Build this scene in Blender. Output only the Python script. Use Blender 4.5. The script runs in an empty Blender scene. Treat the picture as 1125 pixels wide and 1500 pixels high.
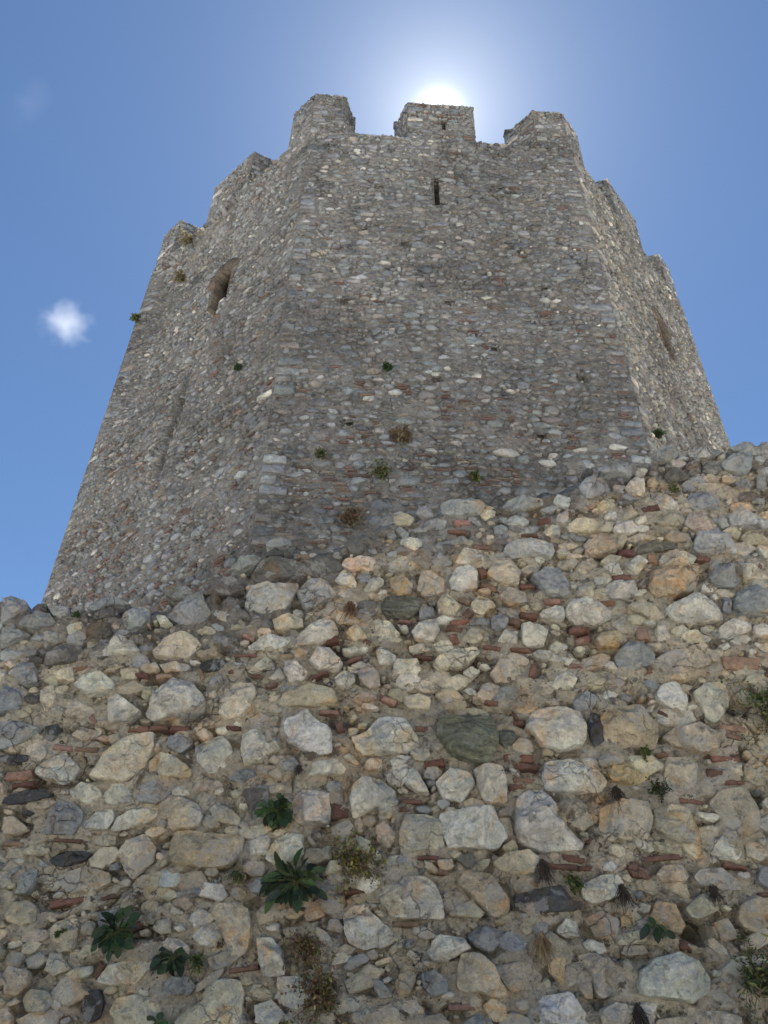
import bpy, math, random
import numpy as np
from mathutils import Vector, Matrix

SC = bpy.context.scene
COL = SC.collection
R = math.radians
EYE = 1.6                      # camera height above the ground

# ------------------------------------------------------------------ camera
cam_d = bpy.data.cameras.new('camera')
cam = bpy.data.objects.new('camera', cam_d); COL.objects.link(cam); SC.camera = cam
cam_d.sensor_fit = 'VERTICAL'; cam_d.sensor_height = 24; cam_d.sensor_width = 18
cam_d.lens = 24 * 1150 / 1500
cam_d.clip_start = 0.05; cam_d.clip_end = 5000
cam.matrix_world = Matrix.Translation((0, 0, EYE)) @ Matrix.Rotation(R(90 + 36), 4, 'X') @ Matrix.Rotation(R(1.38), 4, 'Z')

# ------------------------------------------------------------------ light
SUN = Vector((0.0515, 0.4560, 0.8885)).normalized()
w = bpy.data.worlds.new('World'); SC.world = w; w.use_nodes = True
nt = w.node_tree; nt.nodes.clear()
wo = nt.nodes.new('ShaderNodeOutputWorld'); bg = nt.nodes.new('ShaderNodeBackground')
sky = nt.nodes.new('ShaderNodeTexSky'); sky.sky_type = 'NISHITA'; sky.sun_disc = False
sky.sun_elevation = math.asin(SUN.z); sky.sun_rotation = math.atan2(SUN.x, SUN.y)
sky.altitude = 200; sky.air_density = 1.0; sky.dust_density = 0.2; sky.ozone_density = 1.6
# bright aureole of the veiled air round the sun (light scattered forward by haze)
tc = nt.nodes.new('ShaderNodeTexCoord'); dt = nt.nodes.new('ShaderNodeVectorMath'); dt.operation = 'DOT_PRODUCT'
dt.inputs[1].default_value = SUN
def mth(op, a, b=None):
    n = nt.nodes.new('ShaderNodeMath'); n.operation = op
    for i, x in enumerate((a, b)):
        if x is None: continue
        if isinstance(x, (int, float)): n.inputs[i].default_value = x
        else: nt.links.new(x, n.inputs[i])
    return n.outputs[0]
nt.links.new(tc.outputs['Generated'], dt.inputs[0])
ang = mth('ARCCOSINE', mth('MINIMUM', dt.outputs['Value'], 0.999999))
g1 = mth('MULTIPLY', mth('EXPONENT', mth('MULTIPLY', mth('POWER', mth('DIVIDE', ang, R(1.0)), 2.0), -1.0)), 22.0)
g2 = mth('MULTIPLY', mth('EXPONENT', mth('DIVIDE', ang, -R(3.0))), 6.2)
gs = mth('ADD', g1, g2)
glow = nt.nodes.new('ShaderNodeCombineXYZ')
nt.links.new(gs, glow.inputs[0]); nt.links.new(mth('MULTIPLY', gs, 0.99), glow.inputs[1]); nt.links.new(mth('MULTIPLY', gs, 0.92), glow.inputs[2])
tint = nt.nodes.new('ShaderNodeVectorMath'); tint.operation = 'MULTIPLY'; tint.inputs[1].default_value = (0.655, 0.80, 0.915)
nt.links.new(sky.outputs[0], tint.inputs[0])
ad = nt.nodes.new('ShaderNodeVectorMath'); ad.operation = 'ADD'
nt.links.new(tint.outputs[0], ad.inputs[0]); nt.links.new(glow.outputs[0], ad.inputs[1])
nt.links.new(ad.outputs[0], bg.inputs['Color']); bg.inputs['Strength'].default_value = 0.05
nt.links.new(bg.outputs[0], wo.inputs['Surface'])
sl = bpy.data.lights.new('sun', 'SUN'); sl.energy = 5.0; sl.angle = R(0.53); sl.color = (1.0, 0.95, 0.87)
so = bpy.data.objects.new('sun', sl); COL.objects.link(so); so.rotation_euler = SUN.to_track_quat('Z', 'Y').to_euler()
so.location = (0, 0, 60)
SC.view_settings.view_transform = 'Standard'; SC.view_settings.look = 'None'
SC.view_settings.exposure = 1.5; SC.view_settings.gamma = 1.0
SC.cycles.max_bounces = 6; SC.cycles.diffuse_bounces = 4; SC.cycles.volume_bounces = 1
SC.cycles.sample_clamp_indirect = 4

# traced outlines of the wall stones in millimetres (x along the wall, z above the eye), with their kind
STONES='''g -2215,2243 -2132,2248 -2072,2223 -2034,2164 -2107,2091 -2161,2067
g -2064,2069 -2043,2122 -1967,2148 -1903,2144 -1858,2084 -1966,2032
d -2020,2170 -1994,2207 -1947,2208 -1931,2167 -1977,2148
g -1945,2202 -1849,2175 -1804,2182 -1793,2141 -1833,2113 -1883,2127
g -1801,2170 -1761,2201 -1709,2179 -1729,2154 -1779,2147
g -2156,2049 -2049,2035 -1973,2003 -2036,1956 -2113,1909
w -1915,2016 -1893,2030 -1828,2018 -1808,1962 -1851,1950 -1875,1927
w -1788,2059 -1703,2091 -1696,2045 -1756,1997
g -1700,2185 -1664,2234 -1585,2260 -1520,2250 -1455,2218 -1573,2206 -1669,2168
d -1670,2127 -1568,2183 -1515,2178 -1516,2137 -1615,2116
g -1493,2125 -1405,2205 -1343,2183 -1324,2113 -1365,2059 -1446,2051
d -1285,2324 -1179,2358 -1073,2299 -1107,2249 -1215,2258 -1274,2293
g -1195,2205 -1102,2280 -1028,2251 -991,2180 -1011,2103 -1132,2083 -1235,2138
w -1298,2143 -1241,2144 -1184,2087 -1254,2074
d -1676,2068 -1631,2093 -1546,2083 -1509,2010 -1621,1967 -1666,2005
w -1610,1878 -1582,1929 -1516,1953 -1469,2016 -1389,1979 -1334,1908 -1461,1888 -1541,1886
c -1276,1920 -1220,2000 -1125,2043 -1037,2011 -1005,1966 -1069,1893 -1166,1874 -1260,1888
d -1853,1828 -1839,1905 -1770,1952 -1675,1938 -1621,1862 -1759,1831 -1834,1813
c -1789,1776 -1690,1816 -1665,1737 -1753,1735
w -1221,1845 -1133,1858 -1052,1849 -1055,1811 -1183,1800
w -2101,1806 -2034,1764 -2033,1712 -2068,1700
g -2026,1754 -1986,1819 -1898,1827 -1853,1721 -1900,1694 -1992,1707
w -1665,1716 -1624,1770 -1518,1783 -1430,1722 -1437,1690 -1564,1645
g -2055,1690 -1912,1668 -1901,1566 -2004,1523
c -1826,1670 -1769,1718 -1694,1546 -1774,1559 -1809,1608
d -1903,1637 -1833,1664 -1808,1578 -1894,1606
c -1684,1601 -1622,1642 -1571,1615 -1512,1570 -1575,1534 -1658,1537
w -1465,1648 -1424,1675 -1368,1640 -1267,1576 -1335,1530 -1433,1512
c -1290,1663 -1284,1710 -1209,1727 -1195,1696 -1251,1638
W -1244,1557 -1205,1655 -1137,1766 -1013,1732 -936,1651 -925,1580 -1019,1538 -1099,1556 -1201,1533
g -1995,1493 -1870,1492 -1757,1460 -1831,1390 -1949,1345
k -1757,1480 -1664,1507 -1669,1452 -1703,1401 -1734,1412
t -1619,1444 -1574,1489 -1444,1463 -1536,1412
g -1104,1447 -997,1459 -962,1412 -1018,1363 -1086,1375
t -1541,1820 -1442,1823 -1461,1795 -1530,1794
t -1435,1812 -1327,1820 -1333,1756 -1411,1749
k -1940,1316 -1804,1329 -1790,1297 -1929,1279
g -725,2674 -690,2709 -577,2699 -557,2666 -616,2635 -717,2648
k -723,2601 -650,2643 -602,2611 -633,2591 -710,2582
g -917,2485 -872,2557 -787,2586 -735,2561 -767,2502 -850,2468
d -1071,2354 -993,2407 -852,2404 -812,2337 -933,2290 -1052,2299
d -785,2431 -748,2529 -687,2576 -542,2560 -451,2511 -447,2460 -552,2425 -626,2404 -708,2365 -765,2394
d -435,2518 -390,2578 -257,2569 -242,2491 -360,2456 -426,2473
P -249,2523 -225,2583 -4,2582 11,2498 -166,2487
w 14,2505 35,2551 79,2572 161,2554 140,2489
G -511,2321 -423,2429 -324,2400 -260,2315 -346,2252 -438,2207 -474,2261
G -796,2216 -780,2338 -675,2359 -569,2368 -485,2396 -518,2284 -555,2222 -676,2177 -761,2181
w -286,2401 -251,2459 -186,2467 -151,2405 -160,2361 -225,2372
w -111,2344 -76,2426 10,2435 10,2403 -52,2339
o 42,2436 85,2456 140,2413 129,2338 54,2349
e -18,2237 55,2312 161,2309 172,2194 36,2179
g -1153,2146 -1143,2272 -1048,2275 -959,2140 -1021,2103 -1122,2089
c -626,2143 -541,2181 -455,2154 -440,2101 -541,2070 -615,2091
d -713,2129 -632,2149 -625,2085 -677,2089
t -903,2072 -840,2143 -779,2163 -740,2099 -819,2068
c -1055,2056 -1017,2080 -944,2071 -939,2042 -1020,2032
d -996,1944 -947,2025 -847,2044 -813,2017 -797,1938 -923,1930
W -759,1956 -680,2026 -610,2039 -516,2025 -508,1991 -591,1955 -692,1947
w -510,1963 -457,2061 -360,2139 -276,2135 -236,2061 -280,2020 -349,1984 -451,1981
c -199,2045 -161,2115 -97,2082 -80,2036 -146,2012
c -72,2094 -26,2154 47,2144 84,2075 39,2005 -33,2004
w -397,1883 -358,1967 -287,1969 -200,1866 -239,1832 -339,1835
w -221,1976 -174,1960 -73,1980 -67,1947 -173,1927 -214,1943
w -27,1959 9,1977 86,1928 81,1873 -9,1876
w -251,1789 -208,1826 -148,1819 -131,1776 -183,1722 -234,1747
P -128,1825 -70,1886 -8,1817 4,1743 -55,1726 -106,1761
w -533,1879 -484,1891 -397,1818 -414,1774 -492,1756 -527,1814
w -701,1853 -646,1900 -605,1888 -574,1835 -658,1827
w -618,1780 -549,1835 -519,1782 -582,1770
g -938,1761 -884,1800 -854,1763 -861,1710 -927,1719
k -1004,1834 -966,1879 -876,1887 -853,1849 -896,1815 -975,1808
C -849,1557 -859,1658 -827,1748 -689,1746 -662,1684 -691,1601 -722,1540 -816,1528
t -715,1641 -605,1701 -600,1660 -669,1581 -708,1580
t -544,1635 -526,1698 -373,1754 -252,1726 -214,1644 -373,1624 -538,1625
g -552,1718 -501,1746 -450,1731 -526,1698
p -151,1666 -113,1698 -15,1711 -15,1675 -111,1636
c -509,1952 -408,1954 -401,1927 -475,1908
w 94,2712 139,2733 234,2743 248,2636 206,2628 139,2659
g 359,3007 429,3045 592,3043 653,2979 610,2928 471,2895 369,2942
c 610,2928 672,3009 717,2981 707,2924 642,2893
g 758,2997 803,3056 923,3089 1026,3070 1022,3026 889,2972 785,2969
g 196,2916 219,2981 289,2983 322,2912 264,2896
g 161,2782 218,2825 322,2891 396,2879 377,2816 263,2785
t 58,2890 115,2942 196,2894 173,2837 82,2835
g 408,2721 477,2757 565,2725 541,2691 430,2694
g 265,2531 317,2624 372,2619 425,2555 359,2528
w 436,2562 501,2667 601,2659 617,2594 557,2559 480,2551
G 729,2663 766,2704 915,2749 1048,2726 1064,2666 1025,2612 915,2628 792,2605
w 995,2813 1039,2852 1108,2858 1105,2782 1042,2773
C 14,2499 62,2565 139,2580 233,2537 172,2503 63,2487
o 49,2361 64,2449 118,2463 183,2402 172,2340 98,2313
P 204,2365 227,2479 292,2494 372,2420 370,2345 247,2311
w 399,2421 435,2510 523,2532 570,2489 564,2375 472,2354 408,2371
t 625,2490 680,2582 780,2592 839,2509 809,2407 691,2429
t 829,2522 900,2582 965,2564 937,2512 870,2491
g 890,2466 984,2539 1060,2528 1113,2428 1096,2328 962,2325 926,2398
e -7,2213 13,2298 108,2313 231,2304 225,2220 162,2170 46,2185
c 320,2270 376,2345 468,2250 413,2177 330,2199
g 214,2231 299,2246 308,2174 219,2160
c 516,2264 567,2326 630,2303 663,2244 571,2187 530,2216
t 685,2329 754,2393 848,2358 852,2285 744,2258
w 172,2077 235,2149 308,2163 336,2093 295,2024 192,2027
C -16,2142 47,2132 105,2064 69,2006 -12,1993
g 627,2171 688,2214 730,2151 700,2092 628,2101
w 909,2214 1052,2266 1058,2183 1029,2159 927,2185
w 1073,2267 1130,2302 1257,2296 1332,2226 1258,2153 1110,2137 1064,2195
w 793,2026 796,2129 901,2138 949,2098 919,2006 816,1992
c 449,2028 514,2104 616,2078 603,2020 520,2001
w 654,2016 694,2080 778,2088 766,2008 715,2010
g 505,2133 591,2176 621,2159 608,2118 515,2116
w 156,1986 243,1994 294,1962 192,1937 162,1953
C 287,1879 344,1946 529,1985 558,1952 452,1850 312,1836
w 842,1948 886,1977 983,1930 993,1886 899,1906
w -11,1937 40,1949 96,1896 51,1862 -9,1871
w 447,1834 513,1852 557,1842 500,1787
w 1081,1988 1143,1995 1138,1956 1097,1955
w 902,1782 1002,1832 1043,1844 1077,1792 1041,1738 961,1731
t 601,1822 657,1910 758,1913 771,1826 737,1772 628,1769
t 1080,2713 1165,2770 1213,2704 1132,2675
g 1800,3442 1882,3550 1972,3569 1976,3464 1917,3414 1833,3419
g 2042,3490 2139,3542 2251,3545 2305,3514 2171,3462 2072,3459
g 2346,3556 2450,3601 2567,3572 2553,3498 2423,3494
g 2556,3579 2698,3600 2662,3469 2555,3482
g 2256,3409 2365,3508 2485,3496 2436,3352 2375,3303 2269,3362
d 2008,3386 2079,3435 2126,3397 2106,3334 2024,3347
d 2131,3421 2229,3448 2257,3362 2198,3313 2118,3334
g 1423,3320 1544,3363 1637,3343 1632,3273 1544,3285
k 1299,3293 1348,3341 1394,3327 1364,3288
w 1661,3305 1710,3345 1741,3315 1709,3268 1662,3274
g 1268,3186 1323,3248 1431,3251 1473,3147 1386,3100 1311,3068 1272,3126
w 1568,3172 1633,3242 1685,3236 1689,3124 1654,3093 1600,3121
c 1718,3222 1765,3246 1792,3202 1761,3163 1716,3177
w 1733,3073 1790,3127 1851,3077 1883,2977 1822,2989 1746,3016
g 1519,3089 1576,3113 1628,3078 1578,3054
c 1641,3049 1700,3087 1724,3059 1666,3025
c 1516,2958 1570,3010 1619,2954 1554,2910 1516,2923
t 1357,3018 1418,3079 1487,3073 1477,3008 1391,2976
g 1936,3036 1979,3133 2076,3143 2165,3072 2202,3029 2090,2997 1973,2994
w 2208,3080 2241,3118 2255,3082 2221,3062
G 2179,2957 2252,2995 2332,2947 2416,2893 2402,2844 2287,2861 2187,2872
c 2359,2941 2400,2985 2503,2981 2485,2916 2383,2920
p 1891,2878 1932,2964 2037,2967 2066,2841 2025,2812 1916,2830
g 2064,2932 2145,2934 2170,2872 2123,2843
t 1710,2886 1816,2960 1880,2934 1854,2863 1761,2853
w 1432,2822 1472,2898 1562,2889 1608,2828 1533,2784 1444,2795
w 1391,2933 1443,2971 1481,2957 1474,2910 1405,2913
w 1575,2896 1628,2940 1665,2892 1603,2862
C 1145,2849 1196,2892 1346,2900 1446,2879 1425,2815 1287,2804 1163,2808
O 1241,2708 1302,2791 1399,2794 1445,2727 1429,2660 1309,2636 1245,2654
p 1498,2742 1543,2778 1690,2775 1696,2748 1557,2728
G 1894,2673 1943,2796 2056,2799 2168,2721 2150,2647 2011,2650 1920,2641
t 1732,2763 1801,2826 1897,2795 1905,2727 1782,2730
e 1557,2690 1646,2720 1782,2730 1796,2684 1656,2653 1555,2650
w 1666,2588 1721,2642 1835,2658 1908,2607 1859,2561 1680,2546
t 2105,2815 2172,2858 2231,2818 2195,2763 2107,2774
t 2209,2777 2280,2834 2382,2768 2367,2713 2241,2723
w 1460,2543 1552,2630 1604,2579 1514,2470
w 1329,2545 1410,2574 1447,2491 1374,2483
g 1954,2544 2022,2598 2079,2560 2114,2434 2071,2389 1964,2392 1929,2429
w 2137,2575 2211,2603 2246,2526 2233,2475 2153,2460
w 1315,2374 1344,2425 1422,2440 1494,2417 1507,2355 1423,2310 1338,2314
c 1146,2357 1170,2414 1267,2417 1239,2329 1154,2333
O 1566,2394 1605,2496 1741,2519 1888,2491 1842,2377 1704,2330 1595,2321
w 1062,2234 1101,2295 1188,2309 1296,2246 1327,2181 1216,2126 1085,2163
c 1419,2255 1519,2312 1582,2248 1627,2178 1526,2169 1461,2221
W 1622,2237 1717,2288 1858,2352 1936,2269 1948,2163 1834,2142 1669,2155
g 2060,2346 2162,2410 2277,2376 2228,2194 2057,2201 2015,2248
g 1987,2331 2030,2308 2001,2211 1959,2234
w 1903,2335 1952,2343 1961,2312 1920,2293
w 2272,2671 2347,2660 2333,2607 2294,2625
w 1914,2127 1983,2158 2087,2155 2096,2109 2025,2073 1935,2042 1900,2069
t 2236,3299 2300,3340 2333,3279 2290,3247 2233,3261
g 2314,3248 2382,3281 2428,3229 2396,3198 2325,3195
g 2456,3291 2531,3324 2490,3170 2444,3199
g 2366,3078 2424,3124 2464,3095 2440,3051
t 2086,3188 2183,3252 2292,3209 2262,3134 2132,3130
d 1841,3272 1904,3351 2011,3339 2006,3261 1880,3227
O 1198,2031 1241,2083 1346,2092 1389,2036 1330,1989 1228,1992
w 1080,1988 1117,2000 1151,1984 1116,1956
g 1297,1938 1376,2018 1470,2027 1526,1944 1506,1889 1378,1847 1304,1883
c 1478,2015 1540,2017 1597,1996 1530,1966
t 1522,1922 1592,1968 1739,1989 1812,1952 1821,1897 1734,1867 1615,1881 1533,1868
O 1551,1857 1632,1865 1782,1858 1773,1820 1636,1785 1559,1793
w 1880,2004 1921,2024 1945,1994 1910,1976
w 1552,2114 1603,2133 1621,2042 1552,2029
c 1674,2072 1762,2097 1856,2054 1840,2031 1724,2016
w 2066,2031 2155,2016 2249,1985 2243,1963 2121,1965
w 1473,1707 1513,1760 1596,1784 1640,1680 1622,1619 1538,1637 1485,1666
w 1685,1733 1754,1777 1846,1790 1876,1728 1852,1645 1763,1552 1721,1581 1702,1672
g 1031,1665 1080,1708 1123,1735 1175,1684 1128,1627 1048,1609
w 1228,1881 1267,1910 1310,1862 1260,1861
W 761,1522 812,1614 921,1637 1061,1590 1088,1511 1059,1423 925,1405 852,1427
O 1167,1459 1161,1587 1238,1650 1374,1643 1453,1545 1448,1466 1409,1407 1316,1415 1222,1412
k 1094,1516 1127,1616 1172,1597 1172,1459 1119,1419
t 1469,1476 1548,1537 1649,1559 1668,1471 1620,1422 1527,1429
c 1544,1517 1687,1560 1771,1503 1753,1425 1652,1394 1546,1430
t 1760,1435 1790,1465 1851,1442 1850,1399 1773,1393
c 1447,1305 1479,1376 1610,1374 1614,1328 1588,1226 1496,1179 1450,1223
c 1853,1333 1924,1391 1966,1336 1986,1272 1911,1234 1846,1269
o 1168,1271 1190,1327 1304,1339 1378,1285 1344,1248 1286,1233 1188,1253
W 826,1258 853,1342 919,1353 1012,1346 1102,1320 1156,1248 1121,1193 937,1184 839,1204
c 1104,1117 1202,1163 1336,1149 1349,1075 1314,976 1118,964 1082,1022
c 1357,1114 1432,1134 1529,1118 1561,1016 1547,948 1425,954 1356,1011
t 1635,1147 1726,1230 1837,1232 1883,1127 1856,1022 1785,987 1695,1019
w 1902,1162 1945,1190 2025,1183 2011,1129 1920,1127
d 1849,1205 1908,1220 1938,1199 1880,1184
G 9,1504 17,1569 133,1566 162,1488 199,1411 77,1389 2,1397
E 290,1481 306,1541 422,1554 559,1597 614,1558 626,1441 581,1335 506,1315 396,1359 332,1434
e 632,1529 689,1530 728,1473 670,1404 626,1441
t 681,1414 733,1473 798,1455 802,1397 753,1377 688,1385
w 46,1276 78,1314 152,1325 208,1271 266,1164 207,1171 134,1223 61,1222
W 290,1227 366,1298 467,1277 492,1232 424,1132 325,1156
w 487,1301 581,1331 636,1318 654,1236 642,1137 533,1130 509,1196
C 109,995 144,1064 234,1075 314,1051 328,916 162,900 114,928
W 304,1025 314,1077 459,1098 568,1109 600,1049 639,973 591,922 494,912 337,917
W 668,1008 692,1147 737,1193 829,1199 877,1134 885,1047 1007,948 977,923 800,907 690,950
c 885,1125 922,1135 932,989 889,996
t 603,1101 677,1125 664,1072 601,1071
t 600,1058 655,1067 666,983 639,973
t 600,923 665,966 687,912 634,903
w 6,1229 70,1204 108,1133 63,1054 10,1044
P 20,1010 64,1011 96,961 66,915 22,926
w 448,1728 497,1740 554,1689 505,1693
g 603,1680 645,1733 774,1742 736,1632 679,1651
c 351,1633 387,1674 415,1655 404,1614 365,1613
t 425,1634 560,1617 597,1588 500,1586
c 122,1678 211,1701 279,1672 268,1610 142,1617
w -951,1383 -879,1433 -820,1449 -768,1416 -742,1341 -771,1266 -861,1254 -925,1308
w -713,1360 -716,1456 -639,1483 -568,1450 -560,1374 -600,1312 -683,1300
W -515,1481 -493,1561 -380,1589 -327,1530 -250,1487 -241,1363 -316,1361 -403,1397 -470,1414
W -137,1461 -67,1487 -2,1563 142,1567 218,1421 152,1382 -72,1367 -120,1394
w -184,1354 -148,1374 -80,1310 -127,1323
w -75,1310 -44,1348 22,1345 23,1294 -51,1288
w 32,1276 92,1286 162,1251 125,1205 61,1213
w -379,1275 -332,1323 -212,1340 -158,1299 -171,1266 -299,1254 -364,1257
g -489,1310 -437,1353 -395,1303 -430,1274 -485,1273
g -756,1229 -698,1272 -624,1274 -616,1242 -689,1204
p -933,1189 -892,1213 -801,1219 -770,1193 -875,1163
d -675,1168 -597,1201 -542,1198 -534,1127 -570,1039 -613,1029
W -423,1147 -367,1184 -239,1170 -222,1047 -247,1021 -372,1018 -410,1043
g -260,1214 -215,1233 -172,1207 -175,1171 -248,1178
w -127,1208 -78,1246 15,1239 93,1186 81,1106 -18,1087 -115,1050 -137,1136
c -830,1076 -786,1112 -708,1070 -668,1037 -672,998 -744,1009 -800,1025
p -7,1009 37,1040 96,978 57,914 3,951
w -532,856 -496,931 -430,974 -350,968 -343,877 -392,843 -442,818 -513,840
c -258,911 -215,925 -211,863 -255,858
w -150,930 -103,973 -23,942 -30,892 -82,883
w -25,884 4,909 32,869 -3,856
g 41,849 75,882 153,880 145,839 76,829
g -600,735 -539,768 -480,777 -459,730 -514,690 -575,704
c -233,1731 -184,1743 -164,1728 -193,1712
c -176,1569 -128,1580 -108,1560 -146,1539
c -569,1198 -433,1201 -429,1165 -528,1154
W -1745,1233 -1705,1308 -1614,1348 -1521,1275 -1558,1206 -1590,1187 -1687,1207
C -1472,1226 -1416,1343 -1357,1412 -1273,1462 -1175,1474 -1173,1387 -1210,1246 -1293,1207 -1385,1210
c -1181,1311 -1131,1367 -1041,1334 -942,1271 -951,1238 -1077,1226 -1162,1238
g -953,1393 -899,1413 -865,1338 -893,1281 -936,1317
w -1565,1160 -1502,1201 -1416,1182 -1379,1143 -1448,1092 -1519,1122
w -1381,1151 -1345,1193 -1237,1200 -1214,1155 -1236,1111 -1312,1087 -1364,1116
g -1199,1103 -1190,1192 -1120,1212 -999,1196 -1058,1124 -1099,1101
c -1061,1115 -990,1147 -882,1093 -847,1033 -874,989 -978,974 -1015,986 -1035,1045
g -1631,955 -1625,1049 -1598,1115 -1523,1104 -1460,1062 -1455,1010 -1484,950
w -1452,997 -1403,1054 -1309,1074 -1302,1022 -1331,975 -1419,973
w -1308,971 -1293,1039 -1226,1063 -1079,1088 -1087,1036 -1152,1004 -1227,981
t -1380,919 -1353,953 -1273,951 -1264,909 -1324,904
c -1712,858 -1671,896 -1584,898 -1574,861 -1631,847
k -1577,824 -1524,870 -1405,881 -1359,870 -1411,832 -1498,802
C -1247,873 -1216,931 -1125,958 -1059,893 -1064,828 -1143,750 -1195,793
O -999,895 -977,970 -908,980 -816,957 -639,953 -640,886 -692,820 -758,803 -905,803 -978,830
k -1872,1096 -1821,1137 -1702,1162 -1629,1163 -1629,1128 -1729,1099 -1865,1074
g -1676,766 -1607,792 -1597,729 -1618,681 -1685,680 -1673,727
w -1770,764 -1730,773 -1707,726 -1748,694
c -1695,589 -1674,642 -1610,655 -1561,629 -1546,562 -1620,546 -1674,559
g -1272,575 -1264,613 -1151,627 -1128,578 -1165,541 -1244,524
c -1340,530 -1323,578 -1275,568 -1267,517 -1324,515
t -1477,519 -1460,564 -1379,603 -1346,537 -1334,457 -1411,441
g -965,688 -895,697 -798,723 -809,688 -882,667
t -978,642 -948,662 -926,635 -957,620
w -934,609 -926,635 -864,610 -912,602
w -1009,544 -991,578 -927,590 -916,531 -964,523
w -916,553 -857,569 -852,540 -883,532
w -814,512 -768,557 -701,521 -703,478 -768,476
t -1839,1018 -1789,1028 -1701,970 -1764,944 -1816,942
k -1767,1046 -1736,1059 -1698,1052 -1719,1034
t -1519,754 -1389,813 -1270,783 -1244,744 -1334,695 -1442,685
t -1633,346 -1614,388 -1520,369 -1506,321 -1539,269 -1596,278
c -1516,260 -1492,301 -1412,295 -1377,256 -1402,202 -1475,214
w -1215,334 -1174,397 -1089,413 -977,422 -980,394 -1038,324 -1132,318 -1206,327
w -953,487 -929,509 -870,503 -825,475 -827,439 -908,441 -941,466
g -919,326 -885,358 -805,359 -768,322 -794,288 -904,289
k -1256,225 -1239,299 -1193,307 -1157,254 -1160,201 -1210,180
c -1126,221 -1107,275 -1015,290 -933,272 -895,219 -919,160 -1084,170
w -1601,218 -1568,235 -1522,187 -1526,148 -1579,147
w -1033,478 -991,495 -979,472 -1018,463
C -848,194 -778,241 -728,269 -732,296 -706,337 -646,363 -580,347 -554,300 -557,167 -819,162
w -814,512 -780,556 -709,580 -684,522 -726,470 -776,480
c -751,609 -728,655 -645,657 -575,636 -549,525 -569,452 -622,423 -664,493 -707,565
w -528,518 -462,519 -408,470 -383,372 -478,363 -509,425
W -143,615 -115,653 -48,666 12,611 100,538 64,501 -34,474 -108,498 -135,548
c -8,725 94,758 162,721 145,614 62,627
t -737,434 -652,465 -613,416 -681,386 -722,392
t -304,486 -230,488 -202,431 -291,422
c 0,429 73,451 97,438 17,415
c -17,217 13,251 103,266 147,214 100,181
t -417,557 -335,570 -283,545 -289,508 -397,521
W 44,657 136,791 231,785 282,762 318,663 320,602 170,603 79,612
w 45,857 75,882 127,879 119,838 58,833
c 552,848 625,899 731,913 781,886 748,812 652,794 585,825
O 375,757 420,813 549,800 618,692 614,639 538,618 441,704
g 417,538 477,583 576,563 581,520 512,471 448,495
k 641,654 647,731 741,741 872,768 923,699 971,677 918,653 706,633
w 825,576 872,622 920,608 926,549 863,540 824,561
w 21,588 63,574 109,524 72,494 23,479
c 142,460 162,482 211,447 186,425
O 98,354 138,424 190,411 186,356 162,308 107,306
g 210,391 267,406 322,366 329,318 257,296 218,336
C 361,339 382,472 464,474 526,433 554,363 598,310 550,295 456,320 384,319
t 526,419 674,450 740,381 680,339 599,323 562,364
o 765,466 845,461 825,348 766,403
W 656,244 701,305 839,335 900,249 916,197 683,192
w 235,476 286,542 401,530 432,488 324,435 267,434
t 201,228 295,243 341,198 278,184 201,183
g 388,212 436,240 506,235 511,189 387,186
c 28,265 115,260 123,201 30,179
w 494,666 508,682 531,644 518,640
w 964,762 1061,811 1148,817 1163,774 1133,719 1026,686 970,707
R 1187,846 1245,884 1297,833 1281,788 1215,807
c 1325,817 1362,858 1450,860 1474,813 1442,780 1340,786
P 1486,805 1523,838 1629,848 1707,778 1693,754 1616,753 1517,770
o 1258,638 1299,703 1381,686 1406,603 1380,559 1302,579 1264,600
c 1420,671 1509,735 1581,713 1571,667 1486,628 1446,634
O 1650,631 1678,692 1747,732 1826,695 1819,620 1715,573 1664,601
g 1780,796 1812,852 1936,863 1910,767 1814,761
W 1141,362 1166,418 1240,469 1359,493 1434,459 1470,382 1448,341 1376,299 1243,310 1150,321
c 1076,516 1099,556 1194,580 1232,563 1209,526 1126,517
t 1096,484 1118,516 1208,518 1219,486 1135,472
c 898,469 974,485 1027,457 1001,387 1041,332 981,304 953,331 946,399
o 876,350 903,378 949,365 941,303 901,303
c 1091,452 1126,466 1143,424 1091,402
o 1495,369 1523,387 1557,364 1520,342
w 1517,432 1584,476 1668,485 1771,487 1748,402 1567,405
c 959,264 1028,298 1120,280 1114,201 958,198
t 1190,235 1295,251 1371,239 1364,206 1192,203
w 1410,273 1481,274 1571,256 1560,210 1427,207
t 1533,614 1606,638 1636,557 1556,533
g 1203,736 1239,748 1252,721 1216,713
o 1124,665 1170,689 1183,613 1121,590
t 958,616 1040,663 1117,620 1101,567 998,543'''
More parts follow.
